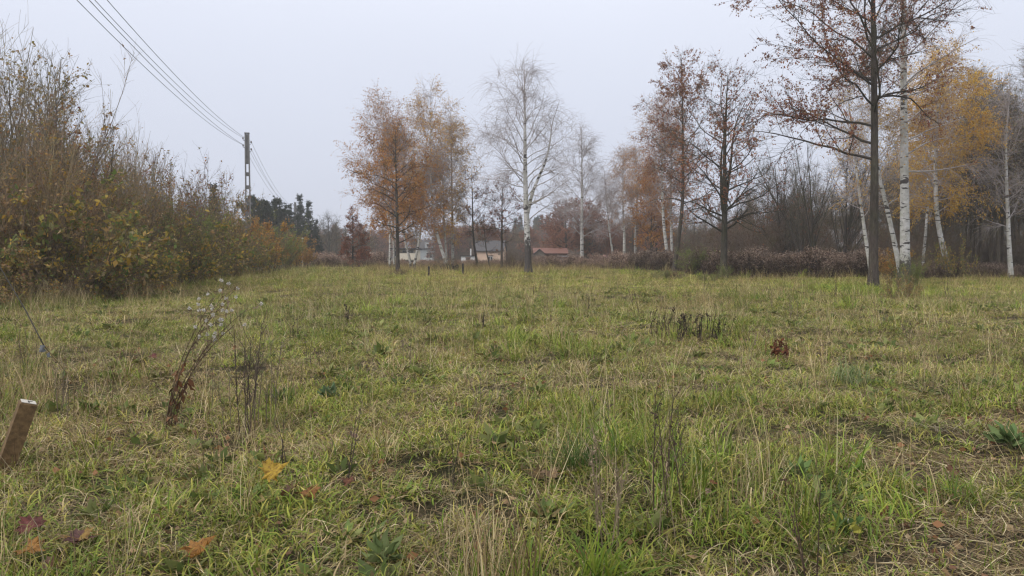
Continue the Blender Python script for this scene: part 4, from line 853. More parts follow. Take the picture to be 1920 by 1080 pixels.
def thicket():
    gb, rb = (.24, .19, .15), (.10, .065, .05)
    MIXL = BROWN + TAN + TAN + OLIVE + YELLOW[1:2]
    shrub('whips', 71, 8.6, 30, 1.4, (0, 9), gb, 260, 2000, (.3, .9), 1800, .12, MIXL + YELLOW[1:2], ((0, 1), (.4, 1), (.75, .35), (1, .2)), .042, rt=.005)
    shrub('brown_whips', 72, 7.0, 40, 1.5, (0, 20), (.29, .205, .145), 320, 2600, (.3, .8), 3300, .12, MIXL + TAN + YELLOW[1:2], ((0, 1), (.5, .9), (.85, .3), (1, .12)), .034, rt=.005)
    shrub('olive', 73, 5.2, 34, 1.5, (3, 34), (.14, .11, .085), 260, 1900, (.25, .7), 9000, .11, OLIVE + OLIVE + TAN + BROWN[:2], ((0, 1), (.7, .9), (1, .3)), .026, wide=.5)
    shrub('green', 74, 3.8, 30, 1.3, (5, 40), (.12, .10, .075), 240, 1800, (.2, .6), 11000, .105, [(.22, .29, .08), (.27, .33, .10), (.18, .23, .07)] + OLIVE[:2], ((0, 1), (.8, .8), (1, .4)), .022, wide=.42)
    shrub('dark_twig', 75, 6.2, 30, 1.3, (2, 24), (.13, .105, .095), 260, 2300, (.25, .7), 5500, .11, RUST + OLIVE + BROWN, ((0, .8), (.5, 1), (1, .6)), .03)
    shrub('amber', 76, 3.6, 28, 1.3, (4, 36), (.09, .06, .04), 220, 1700, (.2, .6), 13000, .11, ORANGE + ORANGE + YELLOW + OLIVE + TAN, ((0, .9), (1, .7)), .022)
    shrub('bramble', 77, 1.9, 46, 1.3, (10, 66), (.18, .13, .095), 220, 1500, (.15, .4), 3400, .10, TAN + TAN + YELLOW[1:3] + OLIVE + OLIVE + GREEN + BROWN, None, .012, g1=.04, up=.0, clump=.95)
    shrub('leafy', 79, 2.6, 30, 1.2, (8, 50), (.16, .12, .09), 200, 1400, (.2, .5), 3000, .15, OLIVE + GREEN + GREEN + YELLOW[:3] + TAN, None, .016, g1=.02, up=.03, clump=.9, wide=.55)
    shrub('ash_top', 78, 9.0, 11, .9, (0, 6), (.11, .09, .08), 160, 2200, (.3, .9), 4200, .13, TAN + OLIVE[1:4], ((0, .2), (.5, .6), (1, 1)), .055, a2=(25, 50))
    GR = 'shrubs of the thicket beside the meadow'
    def hs(py, D): return (HOR - py) / FPX * D + CAMH
    L = [  # kind, column, distance, top row, label
        ('whips', -60, 25, 60, 'tall bare upright shoots massed at the near end of the thicket'), ('whips', 18, 27, 78, 'tallest grey whip shoots reaching above the near thicket'),
        ('brown_whips', -30, 23.5, 250, 'brown twiggy shrub at the near end of the thicket'), ('brown_whips', 70, 26, 265, 'brown twiggy shrub over the yellow bramble'),
        ('ash_top', 118, 36, 175, 'taller tree-like shrub with pale flat-topped twigs above the thicket'), ('ash_top', 60, 33, 165, 'pale twiggy tree-like shrub behind the tall whip shoots'),
        ('brown_whips', 150, 30, 300, 'red-brown shrub with dense fine shoots, middle of the near thicket'), ('whips', 205, 33, 245, 'slim bare shoots standing right of the pale flat-topped shrub'),
        ('brown_whips', 225, 34, 330, 'brown shrub below the slim bare shoots'), ('whips', 243, 38, 265, 'last tall bare shoots before the olive shrubs'), ('brown_whips', 190, 40, 290, 'brown twig mass behind the slim bare shoots'),
        ('olive', 268, 36, 400, 'olive shrub where the bare shoots end'), ('green', 300, 38.5, 400, 'greenest narrow-leaved shrub at the meadow edge'), ('dark_twig', 320, 45, 335, 'dark twiggy shrub topping the thicket behind the greenest shrub'),
        ('dark_twig', 358, 52, 355, 'dark twiggy shrub with last leaves at its tips'), ('olive', 345, 46, 385, 'dense olive brown shrub right of the greenest shrub'), ('dark_twig', 395, 58, 380, 'dark twig crown in front of the spruce tip'),
        ('olive', 390, 52, 400, 'olive shrub under the spruce tip'), ('brown_whips', 425, 60, 400, 'brown shrub left of the lattice power pole'), ('olive', 432, 57, 430, 'low olive shrub left of the lattice pole foot'),
        ('amber', 476, 61, 410, 'amber-leaved shrub covering the foot of the lattice pole'), ('olive', 470, 68, 415, 'brownish shrub behind the lattice pole'), ('green', 508, 69, 405, 'soft green shrub between the two amber shrubs'),
        ('olive', 520, 82, 428, 'olive shrub in front of the pines'), ('amber', 536, 77, 440, 'amber shrub halfway to the thicket end'), ('amber', 562, 87, 452, 'rusty shrub last in the thicket'), ('dark_twig', 545, 92, 440, 'dull twiggy shrub behind the last amber shrubs'),
        ('olive', 495, 80, 420, 'olive shrub behind the soft green shrub'), ('brown_whips', 455, 72, 405, 'brown twig mass just behind the lattice pole'), ('olive', 110, 31, 330, 'olive-leaved shrub deep in the brown near thicket'), ('dark_twig', 20, 30, 260, 'dark twig tangle behind the near shoots')]
    hh = dict(whips=8.2, brown_whips=6.1, olive=4.2, green=3.1, dark_twig=5.0, amber=2.9, ash_top=8.2)
    for k, (kind, px, D, top, lb) in enumerate(L):
        s = hs(top, D) / hh[kind] * (1 if px < 420 else .80); bush(kind, at(px, D), lb, GR, (max(s, .75), max(s, .75), s), k * 1.7)
    br = [(30, 23.0, .9, 'ochre bramble heap at the near foot of the thicket'), (105, 24, 1.15, 'yellow-brown bramble heap with big leaves at the meadow edge'), (160, 25.5, 1.0, 'russet bramble heap next to the pale broad leaves'), (-25, 22, .8, 'low bramble heap by the tall bare shoots'),
          (230, 31, .9, 'brown bramble heap in front of the slim shoots'), (275, 33.5, .65, 'grey-green low bramble before the greenest shrub'), (345, 43, .7, 'low bramble at the foot of the olive brown shrub'), (415, 54, .8, 'low bramble left of the amber shrub')]
    for k, (px, D, sc, lb) in enumerate(br): bush('bramble', at(px, D), lb, 'bramble heaps along the thicket', (sc, sc, sc * (.75 + .5 * ((k * 7) % 5) / 4)), k * 2.3, 'bramble')
    lf = [(66, 24.6, 1.25, 'big-leaved green and yellow shrub rising over the ochre bramble'), (8, 24.2, 1.3, 'big-leaved olive shrub before the tallest whip shoots'), (135, 27, 1.2, 'big-leaved shrub behind the russet bramble heap'), (185, 28, 1.05, 'yellowish big-leaved shrub before the red-brown shoots'), (255, 33, .95, 'big-leaved shrub left of the greenest shrub'), (320, 41, 1.1, 'big-leaved shrub between greenest and olive brown shrubs'), (372, 47, 1.1, 'big-leaved shrub at the foot of the dark twig crown'), (448, 58, 1.1, 'big-leaved shrub left of the amber shrub'), (95, 25.2, 1.55, 'tall yellow-green big-leaved shrub in the near thicket'), (215, 31, 1.5, 'big-leaved shrub under the slim bare shoots'), (292, 36.5, 1.4, 'big-leaved shrub beside the greenest shrub foot'), (405, 51, 1.4, 'big-leaved shrub below the dark twig crown')]
    for k, (px, D, sc, lb) in enumerate(lf): bush('leafy', at(px, D), lb, GR, sc, k * 1.9)
thicket()

# ------------------------------------------------------------------ wood on the right and far trees
def wood():
    for k, (H, n1, r) in enumerate(((14, 20, .11), (12, 24, .13), (15.5, 18, .10), (11, 22, .09))):
        tree_meshes('wood%d' % k, seed=80 + k, H=H, r0=r, n1=n1, t0=.28, a1=(42, 20), k1=.25, n2=170, n3=1900, l3=(.4, 1.1), g3=-.01, leaves=(700, 500, 300, 1200)[k], ls=.11, pal=OLIVE + BROWN + TAN, rt=.007, bark=((.11, .085, .07), (.09, .07, .055), (.13, .105, .085), (.10, .075, .058))[k], path=((0, 0), (H, (.5, -.6, .2, .9)[k])))
    r = random.Random(5); lab = ('slim bare trunk in the dark wood behind the curved yellow birch', 'slender leafless tree of the brown wood on the right')
    n = 0
    for row, (D0, D1, a, b, cnt) in enumerate(((54, 62, 1800, 2010, 17), (62, 74, 1640, 2020, 30), (74, 96, 1480, 2000, 34))):
        for i in range(cnt):
            px = a + (b - a) * (i + r.random() * .9) / cnt; D = r.uniform(D0, D1); sc = r.uniform(.72, 1.0) * (.85 if px < 1800 else 1.22)
            kk = r.randrange(4); lab = '%s of the dark brown wood, %s rank behind the birches' % (('grey-brown upright slender tree', 'darker bushier slender tree', 'palest thin-stemmed tree', 'short leafy-twigged tree')[kk], ('front', 'middle', 'rear')[row])
            plant('wood%d' % kk, 'wood_tree', at(px, D), lab, 'tree', 'leafless trees of the dark wood', r.uniform(0, 6.28), sc)
    shrub('coppice', 91, 9.0, 17, 1.3, (3, 30), (.085, .07, .062), 150, 1900, (.4, 1.0), 500, .1, RUST, None, .075, a2=(15, 35), rt=.007, g1=-.01)
    bush('coppice', at(1540, 60), 'dark many-stemmed coppice fanning out left of the pale grey shed roof', 'coppiced shrubs', 1.3, .4, 'coppice')
    bush('coppice', at(1488, 66), 'slanting dark coppice stems left of the larger coppice', 'coppiced shrubs', 1.15, 2.4, 'coppice')
    tree_meshes('pole_tree', seed=93, H=9.5, r0=.15, n1=14, t0=.5, a1=(40, 20), k1=.3, n2=70, n3=800, l3=(.3, .9), leaves=300, ls=.1, pal=RUST, rt=.007, bark=(.045, .037, .035))
    plant('pole_tree', 'bare_tree', at(1584, 58), 'straight dark bare tree in front of the pale grey shed roof')
    shrub('brown_bush', 94, 5.6, 36, 1.6, (4, 36), (.15, .11, .09), 320, 3400, (.3, .8), 5000, .10, [(.13, .075, .045), (.17, .10, .065), (.10, .06, .045), (.20, .14, .10)], None, .028, rt=.006)
    for px, D, sc, lb in ((1420, 64, 1.2, 'brown twiggy bush right of the forked alder'), (1452, 72, 1.3, 'brown bush behind the slanting coppice stems'), (1395, 80, 1.15, 'brown bush deep behind the forked alder'), (1330, 74, .75, 'brown bush left of the forked alder trunk'), (1620, 70, .7, 'brown bush covering the end of the pale grey shed'), (1500, 85, 1.3, 'brown bush far behind the coppice'),
                          (1665, 56, .72, 'brown undergrowth bush between alder trunk and thick birch'), (1760, 62, .7, 'brown undergrowth bush behind the curved yellow birch'), (1830, 58, .62, 'brown undergrowth bush among the dark wood trunks'), (1715, 58, .62, 'brown undergrowth bush behind the pole-straight birch'), (1880, 57, .6, 'brown undergrowth bush behind the grey-crowned right birch'), (1935, 55, .62, 'brown undergrowth bush at the far side of the dark wood'), (1565, 72, .8, 'brown bush in front of the pale grey shed wall'), (1290, 84, .8, 'brown bush behind the tall swept alder')):
        bush('brown_bush', at(px, D), lb, 'brown bushes before the wood', sc, px * .37)
    bush('green', at(1309, 57), 'dusky green rounded bush between the swept alder and the forked alder', 'dusky green bushes', (.75, .75, .62), 1.0)
    bush('olive', at(1700, 47), 'olive undergrowth with yellow leaves behind the thick birch', 'undergrowth by the birches', (.55, .55, .42), 1.0)
    bush('amber', at(1672, 45), 'yellowish undergrowth between the leaning birch and the alder', 'undergrowth by the birches', (.5, .5, .5), 2.0)
    bush('leafy', at(1792, 49), 'sparse yellow sapling bush by the curved birch foot', 'undergrowth by the birches', (.5, .5, 1.0), 3.0)
    # far belt of trees, one hazy mass
    P = [('wood0', 0), ('wood1', 0), ('wood3', 0), ('red_oak', 0), ('spruce', 0), ('brown_bush', 0)]
    c = proto_collection('belt_tree', [MESHES[k + '_all'][0].mesh('belt_tree', MESHES[k + '_all'][1]) for k, _ in P])
    rg = np.random.default_rng(17); pts, ix, sc = [], [], []
    for px0, px1, D0, D1, n, kinds, s0, s1 in ((580, 1700, 205, 330, 380, (0, 1, 2, 3, 5), .7, 1.0), (960, 1110, 290, 360, 46, (4,), 1.15, 1.6), (1100, 1420, 120, 190, 110, (0, 1, 2, 5, 3), .55, .85), (1400, 2050, 96, 170, 190, (0, 1, 2, 5), .7, 1.0), (818, 1000, 165, 200, 50, (5, 3, 2), .6, .9), (590, 720, 150, 190, 40, (2, 5, 1), .55, .8), (-200, 560, 130, 260, 120, (0, 1, 3, 2), .6, .9)):
        px = rg.uniform(px0, px1, n); D = rg.uniform(D0, D1, n); x = (px - 960) / FPX * D; pts.append(np.stack([x, D, gz(x, D)], -1)); ix.append(rg.choice(kinds, n)); sc.append(rg.uniform(s0, s1, n))
    pts = np.concatenate(pts); ix = np.concatenate(ix); sc = np.concatenate(sc); n = len(pts)
    scatter('far_woodland', c, pts, ix, np.stack([0 * sc, 0 * sc, rg.uniform(0, 6.28, n)], -1), np.repeat(sc[:, None], 3, 1), np.ones((n, 3)), 'far hazy belt of bare brown trees along the horizon', 'woodland')
    tree_meshes('far_bare', seed=97, H=9, r0=.16, n1=18, t0=.25, a1=(45, 20), k1=.4, n2=150, n3=1400, l3=(.4, 1.1), rt=.009, bark=(.10, .085, .08))
    plant('far_bare', 'bare_tree', at(618, 128), 'small leafless pale tree above the dark sloping shed roof')
wood()

# ------------------------------------------------------------------ bank of dead tall weeds
def bank():
    r = np.random.default_rng(23); L = []
    for k in range(5):
        B = Buf(); n = 26; a = r.uniform(0, 6.28, n); p0 = np.stack([.35 * np.cos(a) * r.random(n), .35 * np.sin(a) * r.random(n), 0 * a], -1)
        d = r.normal(size=(n, 3)) * .16; d[:, 2] = 1; P = walk(p0, d, r.uniform(.7, 1.45, n), 6, r, .01, .06)
        c0 = pick([(.075, .05, .045), (.055, .037, .035), (.10, .07, .06)], n, r); R = np.full((n, 6), .006) * np.linspace(1.2, .6, 6)[None]; tubes(B, P, R, 3, c0)
        m = 420; i = r.integers(0, n, m); c = interp(P, i, r.uniform(.2, 1, m)); dd = r.normal(size=(m, 3)); dd[:, 2] -= .5
        leafquads(B, c, dd, r.uniform(.04, .11, m), pick([(.075, .048, .042), (.05, .034, .032), (.11, .075, .06), (.14, .10, .085)], m, r, .3), r, .5)
        m = 170; i = r.integers(0, n, m); c = interp(P, i, r.uniform(.86, 1, m)) + r.normal(size=(m, 3)) * .04; dd = r.normal(size=(m, 3)); dd[:, 2] += .4
        leafquads(B, c, dd, r.uniform(.05, .10, m), pick([(.27, .21, .175), (.20, .15, .125), (.34, .28, .24)], m, r, .3), r, .45); L.append(B.mesh('weed_clump', [M['bank']]))
    c = proto_collection('weed_clump', L); x_, y_, s_ = [], [], []
    def strip(px0, px1, f0, f1, depth, n, h):
        px = r.uniform(px0, px1, n); t = (px - px0) / (px1 - px0); D = f0 + (f1 - f0) * t + r.random(n) * depth + (vnoise(px * .03, 0 * px, 4) - .5) * 3; x_.append((px - 960) / FPX * D); y_.append(D); s_.append(r.uniform(.7, 1.25, n) * h * (.6 + .8 * vnoise(px * .06, D * .3, 5)))
    strip(578, 720, 96, 94, 12, 420, 1.05); strip(700, 1010, 92, 88, 16, 800, .55); strip(1000, 1170, 88, 80, 14, 600, .85)
    strip(1150, 1300, 78, 66, 12, 620, 1.0); strip(1290, 1420, 58, 50, 12, 700, 1.0); strip(1400, 1660, 49, 47.5, 12, 1300, 1.02); strip(1650, 2000, 47, 50, 12, 900, .6)
    x = np.concatenate(x_); y = np.concatenate(y_); s = np.concatenate(s_); n = len(x)
    t = np.ones((n, 3)) * r.uniform(.7, 1.3, (n, 1)); t *= np.array([1.05, .97, .88]); t[(x / y * FPX + 960) < 1180] *= np.array([1.6, 1.55, 1.55])
    scatter('dead_weed_bank', c, np.stack([x, y, gz(x, y)], -1), r.integers(0, 5, n), np.stack([r.normal(size=n) * .05, r.normal(size=n) * .05, r.uniform(0, 6.28, n)], -1), np.stack([s * 1.15, s * 1.15, s], -1), t, 'dark brown bank of dead tall weeds along the far edge of the meadow', 'dead weeds')
bank()

# ------------------------------------------------------------------ houses and sheds beyond the meadow
HM = dict(peach=mat_plain('peach_render', (.72, .52, .39), .85, .08, 3), white=mat_plain('white_paint', (.74, .74, .73), .7, .06, 3), cream=mat_plain('cream_render', (.74, .66, .53), .85, .08, 3),
          beige=mat_plain('beige_render', (.46, .41, .35), .85, .15, 3), bluegrey=mat_plain('grey_render', (.42, .45, .47), .85, .08, 3), slate=mat_plain('grey_roofing', (.085, .08, .085), .8, .25, 5), darkroof=mat_plain('tarred_roof', (.035, .033, .036), .7, .25, 5),
          redroof=mat_plain('red_roof_sheet', (.20, .10, .08), .75, .2, 5), pinkroof=mat_plain('faded_red_roof', (.28, .15, .145), .75, .15, 5), greyroof=mat_plain('pale_roof_sheet', (.34, .34, .37), .6, .15, 5), brick=mat_plain('brown_brick', (.20, .115, .085), .9, .25, 8),
          plank=mat_plain('weathered_boards', (.19, .16, .14), .9, .3, 8), glass=mat_plain('window_glass', (.03, .035, .04), .12, .1, 2, 0, .5), dark=mat_plain('dark_opening', (.03, .03, .03), .9, .2, 3), concrete=mat_plain('pole_concrete', (.21, .205, .20), .9, .2, 7),
          porcelain=mat_plain('brown_porcelain', (.09, .05, .035), .3, .1, 5, 0), steel=mat_plain('grey_steel', (.12, .12, .125), .5, .15, 6), wire=mat_plain('aluminium_wire', (.16, .16, .165), .55, .05, 3, 0),
          wood=mat_plain('sawn_timber', (.15, .095, .046), .85, .5, 22), endgrain=mat_plain('weathered_end_grain', (.55, .52, .47), .85, .15, 30), rag=mat_plain('grey_blue_plastic', (.17, .18, .195), .75, .25, 20), scrap=mat_plain('white_litter', (.72, .74, .76), .5, .08, 20))
def window(par, x, z, w, h, y=0.0, frame='white', bars=1, n='window'):
    e = .05; L = [(x - w / 2, x - w / 2 + e * 1.6, y - .05, y + .02, z, z + h), (x + w / 2 - e * 1.6, x + w / 2, y - .05, y + .02, z, z + h), (x - w / 2 + e * 1.6, x + w / 2 - e * 1.6, y - .048, y + .02, z + h - e * 1.6, z + h), (x - w / 2 + e * 1.6, x + w / 2 - e * 1.6, y - .048, y + .02, z, z + e * 1.6)]
    for b in range(bars): xx = x - w / 2 + w * (b + 1) / (bars + 1); L.append((xx - .035, xx + .035, y - .045, y + .02, z + e * 1.6, z + h - e * 1.6))
    o = boxes(n, L, HM[frame], par); boxes('pane', [(x - w / 2 + .03, x + w / 2 - .03, y - .02, y + .015, z + .03, z + h - .03)], HM['glass'], o); boxes('sill', [(x - w / 2 - .06, x + w / 2 + .06, y - .12, y + .02, z - .07, z - .004)], HM['white'], o); return o
def gable_house(name, loc, rz, w, d, he, hr, wall, roof, label, wins=(), chim=None, door=None, over=.3, cat='house'):
    o = empty(name, loc, rz); tag(o, label, cat); t = .12
    v = [(0, 0, -.6), (w, 0, -.6), (w, d, -.6), (0, d, -.6), (0, 0, he), (w, 0, he), (w, d, he), (0, d, he), (0, d / 2, hr), (w, d / 2, hr)]
    pymesh('wall', v, [(0, 1, 5, 4), (1, 2, 6, 9, 5), (2, 3, 7, 6), (3, 0, 4, 8, 7), (4, 5, 9, 8), (6, 7, 8, 9)], HM[wall], o)
    k = (hr - he) / (d / 2); z0 = he - over * k + .03; rv, rf = [], []
    for ys, ye in ((-over, d / 2), (d + over, d / 2)):
        n = len(rv); rv += [(-over, ys, z0), (w + over, ys, z0), (w + over, ye, hr + .03), (-over, ye, hr + .03), (-over, ys, z0 + t), (w + over, ys, z0 + t), (w + over, ye, hr + .03 + t), (-over, ye, hr + .03 + t)]
        rf += [tuple(n + i for i in q) for q in ((3, 2, 1, 0), (4, 5, 6, 7), (0, 1, 5, 4), (1, 2, 6, 5), (3, 0, 4, 7))]
    ro = pymesh('roof', rv, rf, HM[roof], o)
    if chim: cx, cyy, cz = chim; boxes('chimney', [(cx - .25, cx + .25, cyy - .25, cyy + .25, hr - 1.0, cz), (cx - .31, cx + .31, cyy - .31, cyy + .31, cz + .003, cz + .12)], HM['brick'], ro)
    for a in wins: window(o, *a)
    if door: x, wd, hd = door; dd = boxes('door', [(x - wd / 2, x + wd / 2, -.05, .02, -.4, hd)], HM['plank'], o); boxes('handle', [(x + wd / 2 - .15, x + wd / 2 - .06, -.10, -.045, .75, .79)], HM['steel'], dd)
    return o
def houses():
    D = 150; g = lambda px, D: ((px - 960) / FPX * D, D, float(gz(0, D)))
    o = gable_house('cottage', g(891, D), -.12, 5.6, 5.2, 3.45, 5.35, 'peach', 'slate', 'peach rendered cottage with grey pitched roof behind the dark alders', ((3.1, .85, 1.0, 1.35, 0, 'white', 1),), (4.6, 2.9, 6.0))
    boxes('shutter_box', [(2.5, 3.75, -.09, -.003, 2.25, 2.42)], HM['darkroof'], o); boxes('wall_vent', [(4.75, 4.98, -.07, -.003, 2.55, 2.78)], HM['dark'], o); boxes('gutter', [(-.3, 5.9, -.42, -.305, 3.22, 3.33)], HM['darkroof'], o)
    o = empty('annex', g(864.5, D - 1), 0); tag(o, 'low white flat-roofed annex against the left side of the peach cottage', 'annex')
    boxes('wall', [(0, 2.75, 0, 3.5, -.6, 2.25)], HM['white'], o); boxes('roof', [(-.15, 2.95, -.2, 3.7, 2.254, 2.40)], HM['darkroof'], o); window(o, 1.4, .75, .95, 1.15, 0, 'brick', 1); boxes('shutter_box', [(.88, 1.95, -.09, -.003, 1.93, 2.08)], HM['brick'], o); boxes('flue', [(1.75, 2.0, 1.5, 1.75, 2.404, 3.8)], HM['white'], o)
    # cream house with balcony
    o = empty('balcony_house', g(735, 140), 0); tag(o, 'cream flat-roofed house with balcony behind the clump of birches', 'house')
    boxes('wall', [(0, 4.4, 1.2, 8, -.6, 3.55)], HM['cream'], o); boxes('roof', [(-.5, 4.8, -.4, 8.3, 3.554, 3.80)], HM['darkroof'], o)
    boxes('roof_turret', [(2.2, 3.1, 2, 4, 3.804, 5.1)], HM['greyroof'], o); b = boxes('balcony', [(1.3, 4.4, -.1, 1.195, 1.6, 1.75), (1.3, 4.4, -.1, 0, 1.754, 2.9)], HM['cream'], o)
    boxes('balcony_rail', [(1.25, 4.45, -.16, .06, 2.904, 2.98)], HM['darkroof'], b); boxes('garage_door', [(1.6, 4.2, 1.12, 1.197, -.5, 1.4)], HM['dark'], o)
    window(o, 2.9, 2.35, 2.2, 1.1, 1.2, 'white', 2); window(o, .65, 2.2, .8, 1.1, 1.2, 'white', 1)
    o = empty('beige_wing', g(712, 138), 0); tag(o, 'low beige wall-like outbuilding with pale corner joining the cream house', 'outbuilding')
    boxes('wall', [(0, 2.3, 0, 3, -.6, 1.9)], HM['beige'], o); boxes('roof', [(-.12, 2.38, -.15, 3.1, 1.904, 2.03)], HM['darkroof'], o); boxes('corner_post', [(-.02, .32, -.04, -.003, -.55, 1.9)], HM['white'], o)
    o = gable_house('grey_house', g(787, 185), .12, 3.7, 7, 4.2, 6.2, 'bluegrey', 'slate', 'blue-grey hazy house with dormer between the cream house and the birch trio', ((2.35, 1.75, 1.5, 1.45, 0, 'white', 1),), None)
    boxes('dormer', [(1.3, 3.2, -.12, 2.2, 4.25, 5.7)], HM['bluegrey'], o); window(o, 2.3, 4.55, 1.3, .85, -.12, 'white', 0, 'dormer_window'); b = boxes('balcony', [(.7, 3.4, -1.0, -.003, 1.2, 1.34)], HM['white'], o)
    for k in range(8): boxes('baluster', [(.75 + k * .36, .83 + k * .36, -.98, -.92, 1.344, 1.9)], HM['white'], b)
    o = empty('green_shed', g(775, 150), 0); tag(o, 'dark lean-to shed filling the gap between the cream and grey houses', 'shed'); boxes('wall', [(0, 2.0, 0, 3, -.6, 1.35)], HM['dark'], o); boxes('roof', [(-.1, 2.2, -.2, 3.1, 1.354, 1.5)], HM['slate'], o)
    # sheds
    o = gable_house('long_shed', g(1003, 118), 0, 5.0, 4, 2.35, 3.1, 'brick', 'redroof', 'long low brick shed with dull red roof left of the leafless birch', ((3.4, 1.0, .8, .7, 0, 'plank', 1),), (1.1, 2.6, 3.9), cat='shed')
    p = empty('gabled_porch', g(1002, 114.5), 0); tag(p, 'small gabled board hut in front of the red-roofed shed', 'hut')
    pymesh('wall', [(0, 0, -.6), (1.6, 0, -.6), (1.6, 2.5, -.6), (0, 2.5, -.6), (0, 0, 2.1), (1.6, 0, 2.1), (1.6, 2.5, 2.1), (0, 2.5, 2.1), (.8, 0, 2.75), (.8, 2.5, 2.75)], [(0, 1, 5, 8, 4), (1, 2, 6, 5), (2, 3, 7, 9, 6), (3, 0, 4, 7), (4, 8, 9, 7), (8, 5, 6, 9)], HM['plank'], p)
    pymesh('roof', [(-.25, -.2, 2.0), (.8, -.2, 2.86), (1.85, -.2, 2.0), (1.85, 2.6, 2.0), (.8, 2.6, 2.86), (-.25, 2.6, 2.0), (-.25, -.2, 1.9), (.8, -.2, 2.76), (1.85, -.2, 1.9)], [(0, 1, 4, 5), (1, 2, 3, 4), (6, 7, 1, 0), (7, 8, 2, 1)], HM['darkroof'], p); boxes('door', [(.35, .95, -.04, .0, -.4, 1.6)], HM['dark'], p)
    o = empty('panel_stall', g(1048, 112), 0); tag(o, 'low open stall with white panels and grey roof behind the leafless birch', 'stall'); boxes('frame', [(0, 3.4, .1, 2, -.6, .75)], HM['plank'], o); boxes('roof', [(-.1, 3.6, -.2, 2.2, 1.55, 1.68)], HM['greyroof'], o)
    for x in (.02, 1.15, 2.3, 3.3): boxes('post', [(x, x + .1, 0, .1, -.6, 1.546)], HM['plank'], o)
    for x, w, h in ((.2, .9, .45), (1.4, .75, .4), (2.45, .36, .62), (2.87, .4, .6)): boxes('white_panel', [(x, x + w, -.05, -.003, .78, .78 + h)], HM['white'], o)
    o = empty('gazebo', g(1124, 108), 0); tag(o, 'small garden gazebo with faded pinkish hipped roof between two white birches', 'gazebo')
    pymesh('roof', [(-.2, -.2, 1.1), (1.7, -.2, 1.1), (1.7, 1.7, 1.1), (-.2, 1.7, 1.1), (.75, .75, 1.75)], [(0, 1, 4), (1, 2, 4), (2, 3, 4), (3, 0, 4), (3, 2, 1, 0)], HM['pinkroof'], o)
    for x in (0, 1.4):
        for y in (0, 1.4): boxes('post', [(x, x + .1, y, y + .1, -.6, 1.096)], HM['plank'], o)
    boxes('bench', [(.12, 1.38, 1.1, 1.38, -.2, .1)], HM['plank'], o)
    o = empty('roof_shed', g(583, 112), .15); tag(o, 'shed with dark sloping roof beyond the end of the thicket', 'shed'); boxes('wall', [(.1, 4.0, .2, 3, -.6, 1.25)], HM['plank'], o)
    pymesh('roof', [(-.2, -.1, 1.95), (4.4, -.1, 1.28), (4.4, 3.3, 1.28), (-.2, 3.3, 1.95), (-.2, -.1, 2.1), (4.4, -.1, 1.43), (4.4, 3.3, 1.43), (-.2, 3.3, 2.1)], [(3, 2, 1, 0), (4, 5, 6, 7), (0, 1, 5, 4), (1, 2, 6, 5), (2, 3, 7, 6), (3, 0, 4, 7)], HM['darkroof'], o)
    o = gable_house('grey_shed', (at(1572, 88)), -.05, 4.4, 6, 2.7, 4.6, 'plank', 'greyroof', 'shed with pale grey sheet roof glimpsed through bare coppice stems', cat='shed')
    o = empty('pillar', g(681.5, 118), 0); tag(o, 'white pillar standing between the small reddish tree and the birches', 'pillar'); boxes('shaft', [(0, .42, 0, .42, -.6, 2.5)], HM['white'], o); boxes('cap', [(-.06, .48, -.06, .48, 2.504, 2.62)], HM['white'], o)
    o = empty('tee_post', at(567, 98), 0); tag(o, 'short pale post with crossbar just above the last rusty shrubs', 'post'); boxes('shaft', [(-.06, .06, -.06, .06, -.3, 3.75)], HM['white'], o); boxes('crossbar', [(-.3, .3, -.05, .05, 3.754, 3.92)], HM['white'], o)
    for px, py, h, lb in ((868, 516, .85, 'thin dark fence post right of the dark stump'), (804, 519, .7, 'short dark fence post left of the birch trio')):
        o = empty('fence_post', on(px, py), .3); tag(o, lb, 'post', 'old posts at the meadow edge'); boxes('shaft', [(-.06, .06, -.06, .06, -.3, h)], HM['darkroof'], o); pymesh('tip', [(-.06, -.06, h + .003), (.06, -.06, h + .003), (.06, .06, h + .003), (-.06, .06, h + .003), (.01, 0, h + .09)], [(0, 1, 4), (1, 2, 4), (2, 3, 4), (3, 0, 4)], HM['darkroof'], o)
houses()

